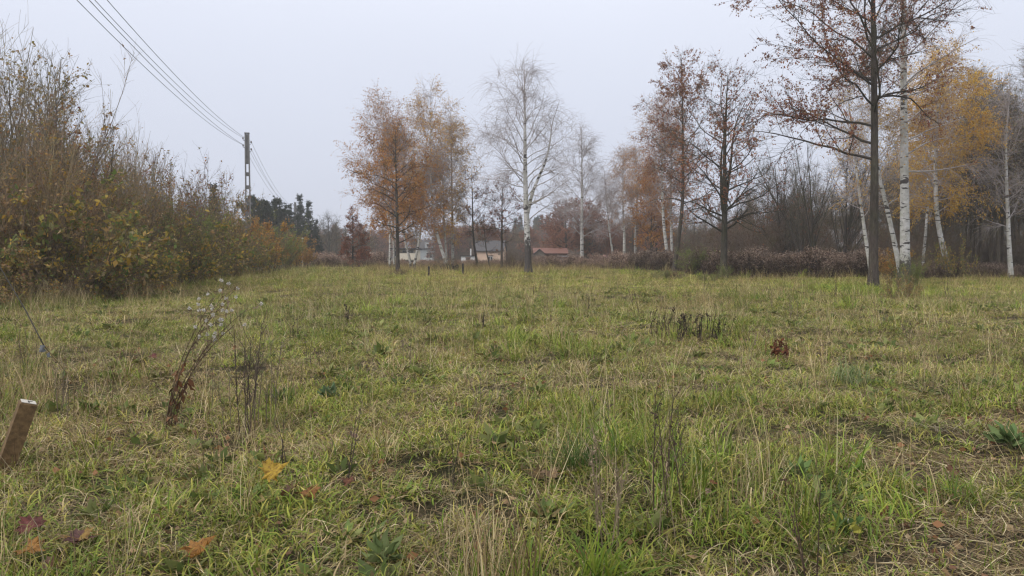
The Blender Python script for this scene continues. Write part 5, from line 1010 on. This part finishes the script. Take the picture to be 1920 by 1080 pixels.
# ------------------------------------------------------------------ power line
def power_line():
    x1, y1 = (467 - 960) / FPX * 64, 64; x2, y2 = (555 - 960) / FPX * 135, 135; dx, dy = x2 - x1, y2 - y1
    spots = [(x1 - dx, y1 - dy), (x1, y1), (x2, y2), (x2 + dx, y2 + dy)]; rz = math.atan2(dy, dx) - math.pi / 2; HP, K = 8.8, 1.364
    lb = (None, 'lattice-holed concrete power pole rising from the amber shrub', 'plain grey power pole in front of the dark spruces', 'farthest pale power pole before the last spruce')
    ux, uy = dy / math.hypot(dx, dy), -dx / math.hypot(dx, dy); arms = ((-.24, 8.50), (-.24, 8.05), (.24, 8.28), (.24, 7.82))
    for k, (x, y) in enumerate(spots):
        if k == 0: continue
        o = empty('power_pole', (x, y, float(gz(x, y))), rz); o.scale = (K, K, K); tag(o, lb[k], 'power pole', 'poles of the power line'); v, f = [], []
        def leg(sx):
            a0, a1 = .155, .10; n = len(v)
            for z, a in ((-.6, a0), (HP, a1)): v.extend([(sx * a - .035, -.11, z), (sx * a + .035, -.11, z), (sx * a + .035, .11, z), (sx * a - .035, .11, z)])
            f.extend([tuple(n + i for i in q) for q in ((0, 1, 5, 4), (1, 2, 6, 5), (2, 3, 7, 6), (3, 0, 4, 7), (4, 5, 6, 7))])
        leg(-1); leg(1); pymesh('shaft', v, f, HM['concrete'], o)
        z = .4
        while z < 6.6: w = .155 - .055 * z / HP - .034; boxes('rung', [(-w, w, -.06, .06, z, z + .24)], HM['concrete'], o); z += .82
        boxes('web', [(-.09, .09, -.05, .05, 6.9, HP - .04)], HM['concrete'], o); boxes('cap', [(-.15, .15, -.12, .12, HP + .003, HP + .06)], HM['concrete'], o)
        for ax, az in arms:
            B = Buf(); P = np.array([[[math.copysign(.12, ax), 0, az - .14], [ax * .8, 0, az - .14], [ax, 0, az - .12], [ax, 0, az - .03]]]); tubes(B, P, np.full((1, 4), .012), 6, (.1, .1, .1)); h = B.obj('hook', [HM['steel']], o)
            B = Buf(); zz = np.array([-.05, -.045, .0, .005, .03, .04, .075, .08]); R = np.array([[.001, .045, .05, .032, .03, .045, .03, .001]]); tubes(B, np.stack([0 * zz + ax, 0 * zz, az + zz], -1)[None], R, 10, (.1, .1, .1)); B.obj('insulator', [HM['porcelain']], o)
    for w, (ax, az) in enumerate(arms):
        pts = []
        for k in range(3):
            (xa, ya), (xb, yb) = spots[k], spots[k + 1]; za, zb = float(gz(xa, ya)), float(gz(xb, yb))
            for t in np.linspace(0, 1, 41)[(1 if k else 0):]: pts.append((xa + (xb - xa) * t + ux * ax * K, ya + (yb - ya) * t + uy * ax * K, (az + .04) * K + za + (zb - za) * t - 4 * 1.6 * t * (1 - t)))
        B = Buf(); P = np.array(pts)[None]; tubes(B, P, np.full(P.shape[:2], .012), 5, (.1, .1, .1)); o = B.obj('power_wire', [HM['wire']])
        tag(o, ('upper wire on the thicket side of the power poles', 'lower wire on the thicket side of the power poles', 'upper wire on the meadow side of the power poles', 'lower wire on the meadow side of the power poles')[w], 'wire', 'wires of the power line')
power_line()

# ------------------------------------------------------------------ single weeds, leaves and finds in the meadow
def stems(par, P, R, col, name='stem', sides=5):
    B = Buf(); tubes(B, P, R, sides, col); o = B.obj(name, [M['dead']], par)
    if len(P) > 1: o['kind'] = 'stuff'                # a joined spray of hair-thin stems
    return o
def hang_leaves(par, c, d, size, pal, rng, name='withered_leaves', wide=.4):
    B = Buf(); n = len(c); d = nrm(d); side = nrm(np.cross(d, rng.normal(size=(n, 3)))); up = np.cross(d, side); s = np.asarray(size).reshape(-1, 1); V = []
    prof = [(0, .05, 0), (.3, .5, .08), (.65, .42, -.04), (1, .04, .14)]
    for t, w, h in prof: V += [c + d * s * t + side * s * wide * w + up * s * h, c + d * s * t - side * s * wide * w + up * s * (h + .05)]
    V = np.stack(V, 1); F = np.stack([np.arange(n) * 8 + k * 2 for k in range(3)], 1)[..., None] + np.array([0, 1, 3, 2]); B.add(V, F, np.repeat(pick(pal, n, rng, .25), 8, 0)); return B.obj(name, [M['dead']], par)
def fluff(par, pts, r, rng, col=(.72, .69, .67), name='seed_head'):
    for p in pts:
        B = Buf(); n = 26; d = nrm(rng.normal(size=(n, 3))); leafquads(B, np.tile(np.array(p), (n, 1)) + d * r * .15, d, np.full(n, r) * rng.uniform(.7, 1.1, n), np.array(col) * rng.uniform(.8, 1.1, (n, 1)), rng, .5); B.obj(name, [M['dead']], par)
def weeds():
    rng = np.random.default_rng(41)
    # aster gone to seed
    loc = on(309, 800); o = empty('aster', loc); tag(o, 'tall leaning aster gone to white fluffy seed, withered brown leaves below', 'weed')
    n = 6; p0 = rng.normal(size=(n, 3)) * .02; p0[:, 2] = -.05; P = np.zeros((n, 10, 3)); t = np.linspace(0, 1, 10)
    for k in range(n): L = (1.45, 1.38, 1.25, 1.3, 1.1, .95)[k]; P[k] = np.stack([p0[k, 0] + (.10 * t + (.55, .42, .62, .30, .5, .25)[k] * t ** 1.9), p0[k, 1] + .08 * rng.normal() * t, -.05 + L * t * (1 - .10 * t)], -1)
    for q in range(n): stems(o, P[q:q + 1], np.full((1, 10), .0048) * np.linspace(1.2, .5, 10), np.array([[.12, .085, .055]]) * rng.uniform(.8, 1.3))
    P2, R2 = grow((P, np.full((n, 10), .005)), 46, (.5, 1), (15, 45), lambda l, u, q: .22 * q, 5, rng, .0, .1, .6, .0022, up=.05); stems(o, P2, R2, (.20, .15, .10), 'side_stems', 3)
    m = 60; i = rng.integers(0, n, m); hang_leaves(o, interp(P, i, rng.uniform(.05, .55, m)), np.concatenate([rng.normal(size=(m, 2)) * .5, -np.ones((m, 1))], 1), rng.uniform(.04, .10, m), [(.15, .065, .03), (.10, .05, .03), (.19, .10, .05)], rng)
    m = 120; i = rng.integers(0, 46, m); hang_leaves(o, interp(P2, i, rng.uniform(0, 1, m)), rng.normal(size=(m, 3)), rng.uniform(.02, .05, m), [(.22, .16, .10), (.16, .11, .07), (.28, .22, .14)], rng, 'small_leaves')
    tips = P2[:, -1]; tips = tips[np.argsort(-(tips[:, 2] + tips[:, 0] * .6))][:34]; fluff(o, tips, .019, rng, (.68, .64, .60))
    def upright(px, py, h, ns, lean, col, label, name='dry_weed', nl=40, ls=(.010, .026), r=.004, side=24, sl=.14, pal=None, spread=.05, group=None):
        o = empty(name, on(px, py)); tag(o, label, 'weed', group); p0 = rng.normal(size=(ns, 3)) * spread; p0[:, 2] = -.05; d = rng.normal(size=(ns, 3)) * .09 + np.array([lean, 0, 1]); P = walk(p0, d, h * rng.uniform(.7, 1.05, ns), 8, rng, .0, .035)
        sr = np.full((ns, 8), r) * np.linspace(1.2, .45, 8); sc_ = np.array(col) * rng.uniform(.7, 1.3, (ns, 1))
        if ns <= 8: [stems(o, P[q:q + 1], sr[q:q + 1], sc_[q:q + 1]) for q in range(ns)]
        else: stems(o, P, sr, sc_)
        if side: P2, R2 = grow((P, np.full((ns, 8), r)), side, (.3, 1), (15, 40), lambda l, u, q: sl * q, 4, rng, 0, .08, .6, r * .4, up=.1); [stems(o, P2[q:q + 1], R2[q:q + 1], np.array(col) * 1.2, 'side_stem', 3) for q in range(side)] if side <= 12 else stems(o, P2, R2, np.array(col) * 1.2, 'side_stems', 3)
        else: P2 = P
        if nl: i = rng.integers(0, len(P2), nl); hang_leaves(o, interp(P2, i, rng.uniform(.1, 1, nl)), rng.normal(size=(nl, 3)) + np.array([0, 0, -.3]), rng.uniform(*ls, nl), pal or [tuple(c * 1.3 for c in col), col], rng, 'withered_leaves')
        return o
    G = (.17, .135, .10); B_ = (.06, .045, .038); R_ = (.13, .05, .03)
    upright(455, 815, 1.08, 5, .01, (.10, .075, .06), 'tall grey-brown twiggy weed right of the fluffy aster', nl=130, side=60, sl=.2, r=.005)
    upright(490, 800, .85, 7, .05, G, 'pale dry twiggy weed beside the tall grey-brown weed', nl=130, side=70, sl=.16, spread=.09)
    upright(415, 800, .62, 3, .0, G, 'thin dry weed with small pale heads between aster and grey-brown weed', nl=40, side=14, r=.003)
    upright(1290, 634, .55, 64, .10, (.035, .026, .024), 'wide clump of blackish upright dock stalks', 'dock_clump', 700, (.02, .05), .006, 60, .12, [(.045, .03, .026), (.07, .045, .036), (.03, .022, .02)], .34)
    upright(1352, 645, .22, 12, .2, (.06, .03, .022), 'low reddish scatter of dock stalks beside the blackish clump', 'dock_clump', 80, (.02, .05), .005, 10, .08, None, .14)
    upright(1455, 672, .40, 8, -.02, R_, 'rust-red withered dock with curled leaves', 'dock_clump', 120, (.04, .09), .006, 10, .1, [(.15, .05, .025), (.10, .038, .022), (.19, .075, .035)], .11)
    upright(906, 614, .40, 2, .0, B_, 'lone dark seed spike in the middle of the meadow', 'seed_spike', 60, (.02, .04), .008, 0, .1, None, .01)
    upright(652, 606, .46, 3, -.02, B_, 'curled dark weed beside a bright green tuft', 'seed_spike', 50, (.03, .07), .007, 8, .1, None, .03)
    upright(1032, 603, .25, 2, .0, B_, 'short dark seed spike right of the lone spike', 'seed_spike', 30, (.02, .04), .007, 0, .1, None, .01)
    upright(905, 800, .62, 3, .02, G, 'thin dry stalks rising before the reddish thatch patch', nl=30, side=8, r=.003)
    upright(1240, 975, .82, 4, -.02, (.085, .06, .045), 'tall thin dark branching stalks in the near meadow', nl=90, side=30, sl=.13, r=.0042, spread=.05)
    upright(1265, 930, .66, 3, .0, (.10, .075, .055), 'slightly shorter dark stalks behind the tall branching stalks', nl=50, side=18, sl=.1, r=.0035)
    upright(1165, 1030, .62, 11, .0, (.24, .185, .125), 'bushy straw-brown weed with dense side stems', nl=170, side=90, sl=.12, r=.0028, spread=.10)
    upright(1528, 1095, .55, 3, -.05, (.075, .05, .038), 'thin dark forked stalk by the trodden patch', nl=16, side=7, sl=.12, r=.0035, spread=.03)
    upright(655, 930, .60, 2, .12, (.085, .065, .05), 'slanting dark stalk beyond the yellow maple leaf', nl=14, side=5, r=.0035, spread=.02)
    upright(535, 905, .62, 2, .0, (.07, .055, .045), 'upright black stalk behind the yellow maple leaf', nl=12, side=4, r=.0035, spread=.02)
    upright(852, 925, .50, 2, .0, (.07, .055, .045), 'upright black stalk left of the straw tussock', nl=12, side=4, r=.0035, spread=.02)
    upright(110, 790, .55, 5, .05, G, 'dry stalks behind the wooden stake', nl=60, side=24, r=.0035)
    upright(40, 700, .75, 4, .0, (.13, .095, .07), 'dry brown weed in the straw beside the leaning cane', nl=70, side=24, r=.004)
    for k, (px, py, h) in enumerate(((1195, 600, .9), (1450, 580, 1.2), (1570, 575, 1.1), (1490, 600, .7), (540, 640, .6), (690, 560, .7), (1000, 560, .8), (1320, 560, .9), (1780, 560, .9), (800, 560, .7), (1100, 590, .6), (1660, 620, .6), (935, 545, 1.0), (1400, 690, .45), (1550, 700, .4), (760, 690, .5), (590, 690, .55), (1120, 800, .5), (1700, 650, .5))):
        upright(px, py, h, 3, rng.normal() * .1, G if k % 2 else (.10, .075, .055), ('%s thin dry stalks standing up out of the %s meadow grass' % ('pale' if k % 2 else 'dark brown', 'near' if py > 610 else 'farther')), 'dry_stalks', 30, (.02, .05), .005 if py < 620 else .0035, 10, .16, None, .06, 'dry stalks dotted over the meadow')
    # near tussocks
    def tussock(px, py, label, layers, name='grass_tussock'):
        o = empty(name, on(px, py)); tag(o, label, 'grass tussock')
        for nm, a in layers: B = Buf(); blades(B, rng=rng, **a); me = B.mesh(nm, [M['dead'] if nm == 'dry_stalks' else M['leaf']]); link(bpy.data.objects.new(nm, me), o)
    tussock(935, 1130, 'upright tussock of long straw stalks mixed with green blades', (('dry_stalks', dict(n=110, L=(.25, .62), w=(.004, .008), rad=.17, tilt=(0, 22), bend=(-8, 30), pal=mix((.7, ST), (.3, DK)), N=6)), ('green_blades', dict(n=90, L=(.2, .42), w=(.006, .011), rad=.2, tilt=(3, 35), bend=(10, 70), pal=G1, N=6))))
    tussock(1085, 890, 'dark green arching grass tussock beside a hollow', (('green_blades', dict(n=150, L=(.2, .42), w=(.006, .010), rad=.15, tilt=(5, 50), bend=(40, 120), pal=[(.07, .13, .03), (.10, .16, .035)], N=6)), ('dry_stalks', dict(n=40, L=(.2, .4), w=(.004, .006), rad=.16, tilt=(20, 70), bend=(20, 90), pal=ST, N=6))))
    tussock(1130, 1100, 'green grass tussock of wide blades next to the bushy straw-brown weed', (('green_blades', dict(n=80, L=(.2, .45), w=(.008, .014), rad=.12, tilt=(5, 55), bend=(20, 90), pal=G1, N=6)),))
    tussock(1600, 720, 'silvery green tuft of broad drooping blades', (('green_blades', dict(n=90, L=(.25, .5), w=(.010, .018), rad=.22, tilt=(5, 45), bend=(50, 140), pal=[(.20, .25, .10), (.15, .21, .08), (.28, .30, .15)], N=6)),))
    tussock(1780, 815, 'collapsed grey-bleached tuft at the edge of the trodden ground', (('dry_stalks', dict(n=80, L=(.15, .34), w=(.004, .007), rad=.14, tilt=(60, 92), bend=(10, 50), pal=[(.30, .25, .17), (.22, .18, .12), (.36, .31, .22)], N=6)),))
    # broad-leaved rosettes
    for px, py, s, pal, lb in ((715, 1072, .13, [(.15, .20, .07), (.19, .23, .09)], 'pale green broad-leaved rosette left of the straw tussock'), (1500, 915, .15, [(.14, .21, .07)], 'green broad leaf plant at the trodden edge'), (1595, 1010, .12, [(.10, .17, .05), (.40, .38, .08)], 'small plant with a yellowing leaf by the white litter'), (1905, 850, .2, [(.11, .17, .06), (.14, .19, .07)], 'dense bluish green plant beside the trodden ground'), (618, 750, .17, [(.12, .18, .09)], 'bluish green weed leaves in the grass'), (520, 755, .16, [(.09, .14, .05)], 'dark green nettle patch below the pale twiggy weed')):
        o = empty('broadleaf_plant', on(px, py)); tag(o, lb, 'plant'); n = 30; a = rng.uniform(0, 6.28, n); e = rng.uniform(.1, 1.2, n); d = np.stack([np.cos(a) * np.cos(e), np.sin(a) * np.cos(e), np.sin(e)], -1); c = d * .03 + np.array([0, 0, .05]); hang_leaves(o, c, d, rng.uniform(.35, .9, n) * s, pal, rng, 'leaves', .34)
        stems(o, np.stack([np.zeros((n, 3)) + np.array([0, 0, -.02]), c * .6, c], 1), np.full((n, 3), .003), (.12, .14, .06), 'leaf_stalks', 3)
    # low growth at tree feet
    bush('bramble', on(1692, 560), 'reddish leafy sprout clump at the foot of the thick birch', 'sprouts at tree feet', (.28, .28, .55), .3, 'sprout')
    bush('green', on(1704, 545), 'green leafy sprout behind the reddish clump by the thick birch', 'sprouts at tree feet', (.26, .26, .38), 1.3, 'sprout')
    bush('green', on(1359, 522.5), 'evergreen sprout hugging the forked alder trunk', 'sprouts at tree feet', (.2, .2, .27), .3, 'sprout'); bush('green', on(1329, 528), 'low green sprout left of the forked alder', 'sprouts at tree feet', (.28, .28, .15), 2.3, 'sprout')
    bush('green', on(1243, 524), 'low green sprout at the foot of the twin birches', 'sprouts at tree feet', (.32, .32, .19), 1.7, 'sprout'); bush('dark_twig', on(1268, 524), 'dark low twigs at the foot of the swept alder', 'sprouts at tree feet', (.3, .3, .12), 1.7, 'sprout')
    bush('dark_twig', at(832, 74), 'dead reddish twig heap before the birch trio', 'sprouts at tree feet', (.55, .55, .24), .7, 'twig_heap'); bush('brown_bush', at(965, 76), 'pale brown low bush left of the great birch foot', 'sprouts at tree feet', (.55, .55, .38), .7, 'sprout')
    bush('dark_twig', on(745, 517), 'little dark tuft before the orange brown alder', 'sprouts at tree feet', (.3, .3, .09), .7, 'sprout')
    # stump of the birch trio
    o = empty('stump', at(850, 73)); tag(o, 'dark broken stump at the foot of the birch trio', 'stump'); B = Buf(); n = 7; a = np.arange(n) * .9; d = np.stack([np.cos(a) * .35, np.sin(a) * .35, np.ones(n)], -1); P = walk(np.stack([np.cos(a) * .25, np.sin(a) * .25, 0 * a - .2], -1), d, rng.uniform(.6, 1.2, n), 5, rng, 0, .1); tubes(B, P, np.full((n, 5), .2) * np.linspace(1.2, .55, 5), 8, (.05, .04, .036)); B.obj('stump_wood', [M['bark']], o)
    B = Buf(); P2, R2 = grow((P, np.full((n, 5), .05)), 20, (.5, 1), (10, 60), lambda l, u, q: .4 * q, 4, rng, 0, .1, .3, .008); tubes(B, P2, R2, 4, (.06, .045, .04)); B.obj('splinters', [M['bark']], o)
weeds()

MAPLE = [(0, 0), (.12, -.02), (.30, -.16), (.24, .02), (.52, .06), (.40, .16), (.56, .34), (.36, .34), (.34, .42), (.24, .40), (.20, .62), (.10, .60), (0, .95)]
def fallen():
    rng = np.random.default_rng(55); half = MAPLE; out = half + [(-x, y) for x, y in half[-2:0:-1]]
    def leaf(px, py, s, col, label, curl=.5, h=.075):
        s = s * .85; col = tuple(c * .75 for c in col); curl = curl * 1.3
        x, y, z = on(px, py); o = empty('maple_leaf', (x, y, z + h)); o.rotation_euler = (Euler(((rng.uniform(.1, .6) if h < .1 else .8), (rng.normal() * .35 if h < .1 else .05), 0)).to_matrix() @ Euler((0, 0, rng.uniform(0, 6.28))).to_matrix()).to_euler(); tag(o, label, 'fallen leaf', 'fallen maple leaves')
        ph = rng.uniform(0, 6, 3); f = lambda a, b: s * curl * (.35 * (a * a + (b - .4) ** 2) + .05 * math.sin(9 * a + ph[0]) + .05 * math.sin(8 * b + ph[1]))
        ring = [(a * s, b * s, f(a, b)) for a, b in out]; mid = [(a * .45 * s, (.38 + (b - .38) * .45) * s, f(a * .45, .38 + (b - .38) * .45)) for a, b in out]; n = len(out)
        zj = rng.normal(size=len(ring)) * s * .05; ring = [(p[0], p[1], p[2] + zj[q_]) for q_, p in enumerate(ring)]; v = ring + mid + [(0, .38 * s, f(0, .38))]; fc = [(i, (i + 1) % n, n + (i + 1) % n, n + i) for i in range(n)] + [(n + i, n + (i + 1) % n, 2 * n) for i in range(n)]
        me = bpy.data.meshes.new('blade'); me.from_pydata(v, [], fc); a = me.attributes.new('col', 'FLOAT_COLOR', 'POINT'); me.materials.append(M['maple'])
        for i in range(len(v)): k = rng.uniform(.8, 1.15) * (.85 if i < n else 1.0); a.data[i].color = (col[0] * k, col[1] * k, col[2] * k, 1)
        link(bpy.data.objects.new('blade', me), o); B = Buf(); tubes(B, np.array([[[0, .3 * s, f(0, .3) + .001], [0, 0, f(0, 0) + .001], [.03 * s, -.3 * s, .01], [.1 * s, -.55 * s, .0]]]), np.full((1, 4), .0014), 4, (.35, .2, .08)); B.obj('leaf_stalk', [M['dead']], o)
    Y, OC, RD, BR, OR = (.62, .40, .045), (.42, .25, .06), (.24, .07, .06), (.20, .10, .05), (.48, .22, .04)
    for a in ((490, 945, .20, Y, 'bright yellow maple leaf lying in the near grass', .35, .15), (545, 958, .17, BR, 'curled brown maple leaf touching the bright yellow one', .9), (575, 962, .14, (.40, .18, .05), 'orange-brown leaf right of the curled brown one', .8), (50, 1012, .17, RD, 'dull red maple leaf in the near grass', .4), (118, 1034, .17, (.20, .09, .08), 'purple-brown maple leaf next to the ochre one', .6), (155, 1030, .17, OC, 'ochre maple leaf standing on edge', .7), (32, 1055, .17, OR, 'orange yellow leaf below the dull red one', .5),
              (95, 1075, .15, BR, 'brown leaf below the purple-brown one', .6), (345, 1075, .18, OR, 'shredded orange leaf standing in the grass', 1.0), (1097, 1066, .10, (.36, .12, .05), 'small rust-orange leaf between the tussocks', .6), (1345, 942, .07, (.36, .09, .04), 'tiny red leaf right of the dark branching stalks', .5), (1325, 958, .09, (.42, .28, .22), 'pinkish tan leaf under the tiny red one', .5), (1045, 915, .15, (.34, .22, .12), 'tan curled leaf in the dark hollow by the green tussock', 1.0), (1000, 905, .14, (.16, .10, .035), 'brownish olive leaf beside the tan curled one', .8), (658, 845, .12, (.30, .18, .13), 'pale brown leaf in front of the reddish thatch', .6), (655, 940, .10, (.22, .08, .04), 'dark rust leaf under the slanting dark stalk', .7),
              (1790, 890, .13, (.24, .11, .06), 'rusty leaf on the trodden ground', .4), (1560, 885, .12, BR, 'brown leaf at the edge of the trodden ground', .5), (1480, 945, .11, BR, 'brown crumpled leaf by the broad green leaf', .8), (240, 838, .13, (.26, .18, .11), 'grey-brown leaf in the straw by the stake', .5), (1830, 880, .11, (.36, .26, .16), 'pale tan leaf next to the rusty one', .4), (220, 668, .16, BR, 'brown leaf among a reddish leaf patch', .5), (290, 680, .15, RD, 'reddish leaf behind the aster stem', .5)): leaf(*a)
    # small leaf litter
    L = []
    for k in range(4): B = Buf(); n = 5; c = rng.normal(size=(n, 3)) * .12; c[:, 2] = rng.uniform(.01, .07, n); d = rng.normal(size=(n, 3)); d[:, 2] *= .3; leafquads(B, c, d, rng.uniform(.03, .065, n), pick([(.26, .13, .06), (.34, .22, .12), (.18, .09, .05), (.36, .26, .15), (.22, .14, .075)], n, rng), rng, .7); L.append(B.mesh('litter', [M['grass']]))
    n = 1500; y = rng.uniform(3, 16, n); x = rng.uniform(-1, 1, n) * (.8 * y + 1); k = rng.random(n) < .35 + .65 * bare(x, y); x, y = x[k], y[k]; n = len(x)
    scatter('leaf_litter', proto_collection('litter', L), np.stack([x, y, gz(x, y)], -1), rng.integers(0, 4, n), np.stack([0 * x, 0 * x, rng.uniform(0, 6.28, n)], -1), np.ones((n, 3)), np.ones((n, 3)), 'small brown leaf litter strewn through the near grass', 'leaf litter')
    # stake
    x, y, z = on(-2, 872); o = empty('wooden_stake', (x, y, z), math.radians(38)); o.rotation_euler = (Euler((math.radians(-7), math.radians(17), 0)).to_matrix() @ Euler((0, 0, math.radians(38))).to_matrix()).to_euler(); tag(o, 'leaning square wooden stake with pale cracked cut top', 'stake'); w = .055; H = .50
    v, f = [], []
    for zz in (-.3, H - .012): v += [(-w, -w, zz), (w, -w, zz), (w, w, zz), (-w, w, zz)]
    c = w * .86; v += [(-c, -c, H), (c, -c, H), (c, c, H), (-c, c, H)]
    for b in (0, 4): f += [(b, b + 1, b + 5, b + 4), (b + 1, b + 2, b + 6, b + 5), (b + 2, b + 3, b + 7, b + 6), (b + 3, b, b + 4, b + 7)]
    pymesh('shaft', v, f, HM['wood'], o); t = boxes('cut_top', [(-c, c, -c, c, H - .004, H + .003)], HM['endgrain'], o); boxes('crack', [(-.004, .003, -c * .8, c * .35, H + .0035, H + .006), (.003, .026, c * .1, c * .2, H + .0035, H + .006)], HM['dark'], t)
    # leaning cane with a snagged plastic shred
    def ray(px, py, D): return np.array([(px - 960) / FPX * D, D, CAMH + (HOR - py) / FPX * D])
    base = np.array(on(152, 735)); K = ray(78, 648, 6.9); A = ray(8, 515, 7.6); P = np.stack([base - [0, 0, .05], (base + K) / 2 + [0, 0, .01], K, (K + A) / 2 + [.02, 0, -.01], A, A + (A - K) * .35]); tt = np.linspace(0, 1, 16); PP = np.stack([np.interp(tt, np.linspace(0, 1, 6), P[:, i]) for i in range(3)], -1)[None]; o = empty('dead_cane', base.tolist()); tag(o, 'long thin dead cane leaning over the grass near the stake', 'cane')
    PP = PP - base; cc = np.where(tt[:, None] < .36, np.array([[.45, .36, .2]]), np.array([[.05, .045, .04]])); B = Buf(); tubes(B, PP, np.full((1, 16), .006) * np.linspace(.8, 1.1, 16), 6, cc[None]); B.obj('stem', [M['dead']], o)
    o = empty('plastic_shred', K.tolist()); tag(o, 'crumpled grey-blue plastic shred snagged on the leaning cane', 'plastic scrap')
    for nm, off, s in (('knot', (-.01, -.01, -.01), .032), ('tail', (.05, -.01, -.07), .022)):
        q = 7; gx, gy = np.meshgrid(np.linspace(-1, 1, q), np.linspace(-1, 1, q)); zz = rng.normal(size=gx.shape) * .35; V = np.stack([gx * s * .7 + zz * s * .4 + off[0], zz * s * .7 + off[1], gy * s + off[2] - .02], -1).reshape(-1, 3); F = [(j * q + i, j * q + i + 1, (j + 1) * q + i + 1, (j + 1) * q + i) for j in range(q - 1) for i in range(q - 1)]; pymesh(nm, V, F, HM['rag'], o, True)
    o = empty('litter_scrap', on(1590, 998)); tag(o, 'crumpled white litter scrap beside the yellowing leaf', 'litter'); q = 6; gx, gy = np.meshgrid(np.linspace(-1, 1, q), np.linspace(-1, 1, q)); zz = rng.normal(size=gx.shape); V = np.stack([gx * .03 + zz * .004, gy * .022, .05 + zz * .008 + gx * .01], -1).reshape(-1, 3); F = [(j * q + i, j * q + i + 1, (j + 1) * q + i + 1, (j + 1) * q + i) for j in range(q - 1) for i in range(q - 1)]; pymesh('scrap_sheet', V, F, HM['scrap'], o)
fallen()

# ------------------------------------------------------------------ haze
def haze():
    v, f = [], []; box(v, f, -735, 735, -50, 840, -2.6, 25.5); m, n, l, out = new_mat('autumn_haze'); p = n.new('ShaderNodeVolumePrincipled')
    p.inputs['Color'].default_value = (.93, .94, .97, 1); p.inputs['Density'].default_value = HAZE; p.inputs['Anisotropy'].default_value = 0.2; l.new(p.outputs[0], out.inputs['Volume']); o = pymesh('haze', v, f, m); tag(o, kind='stuff')
haze()
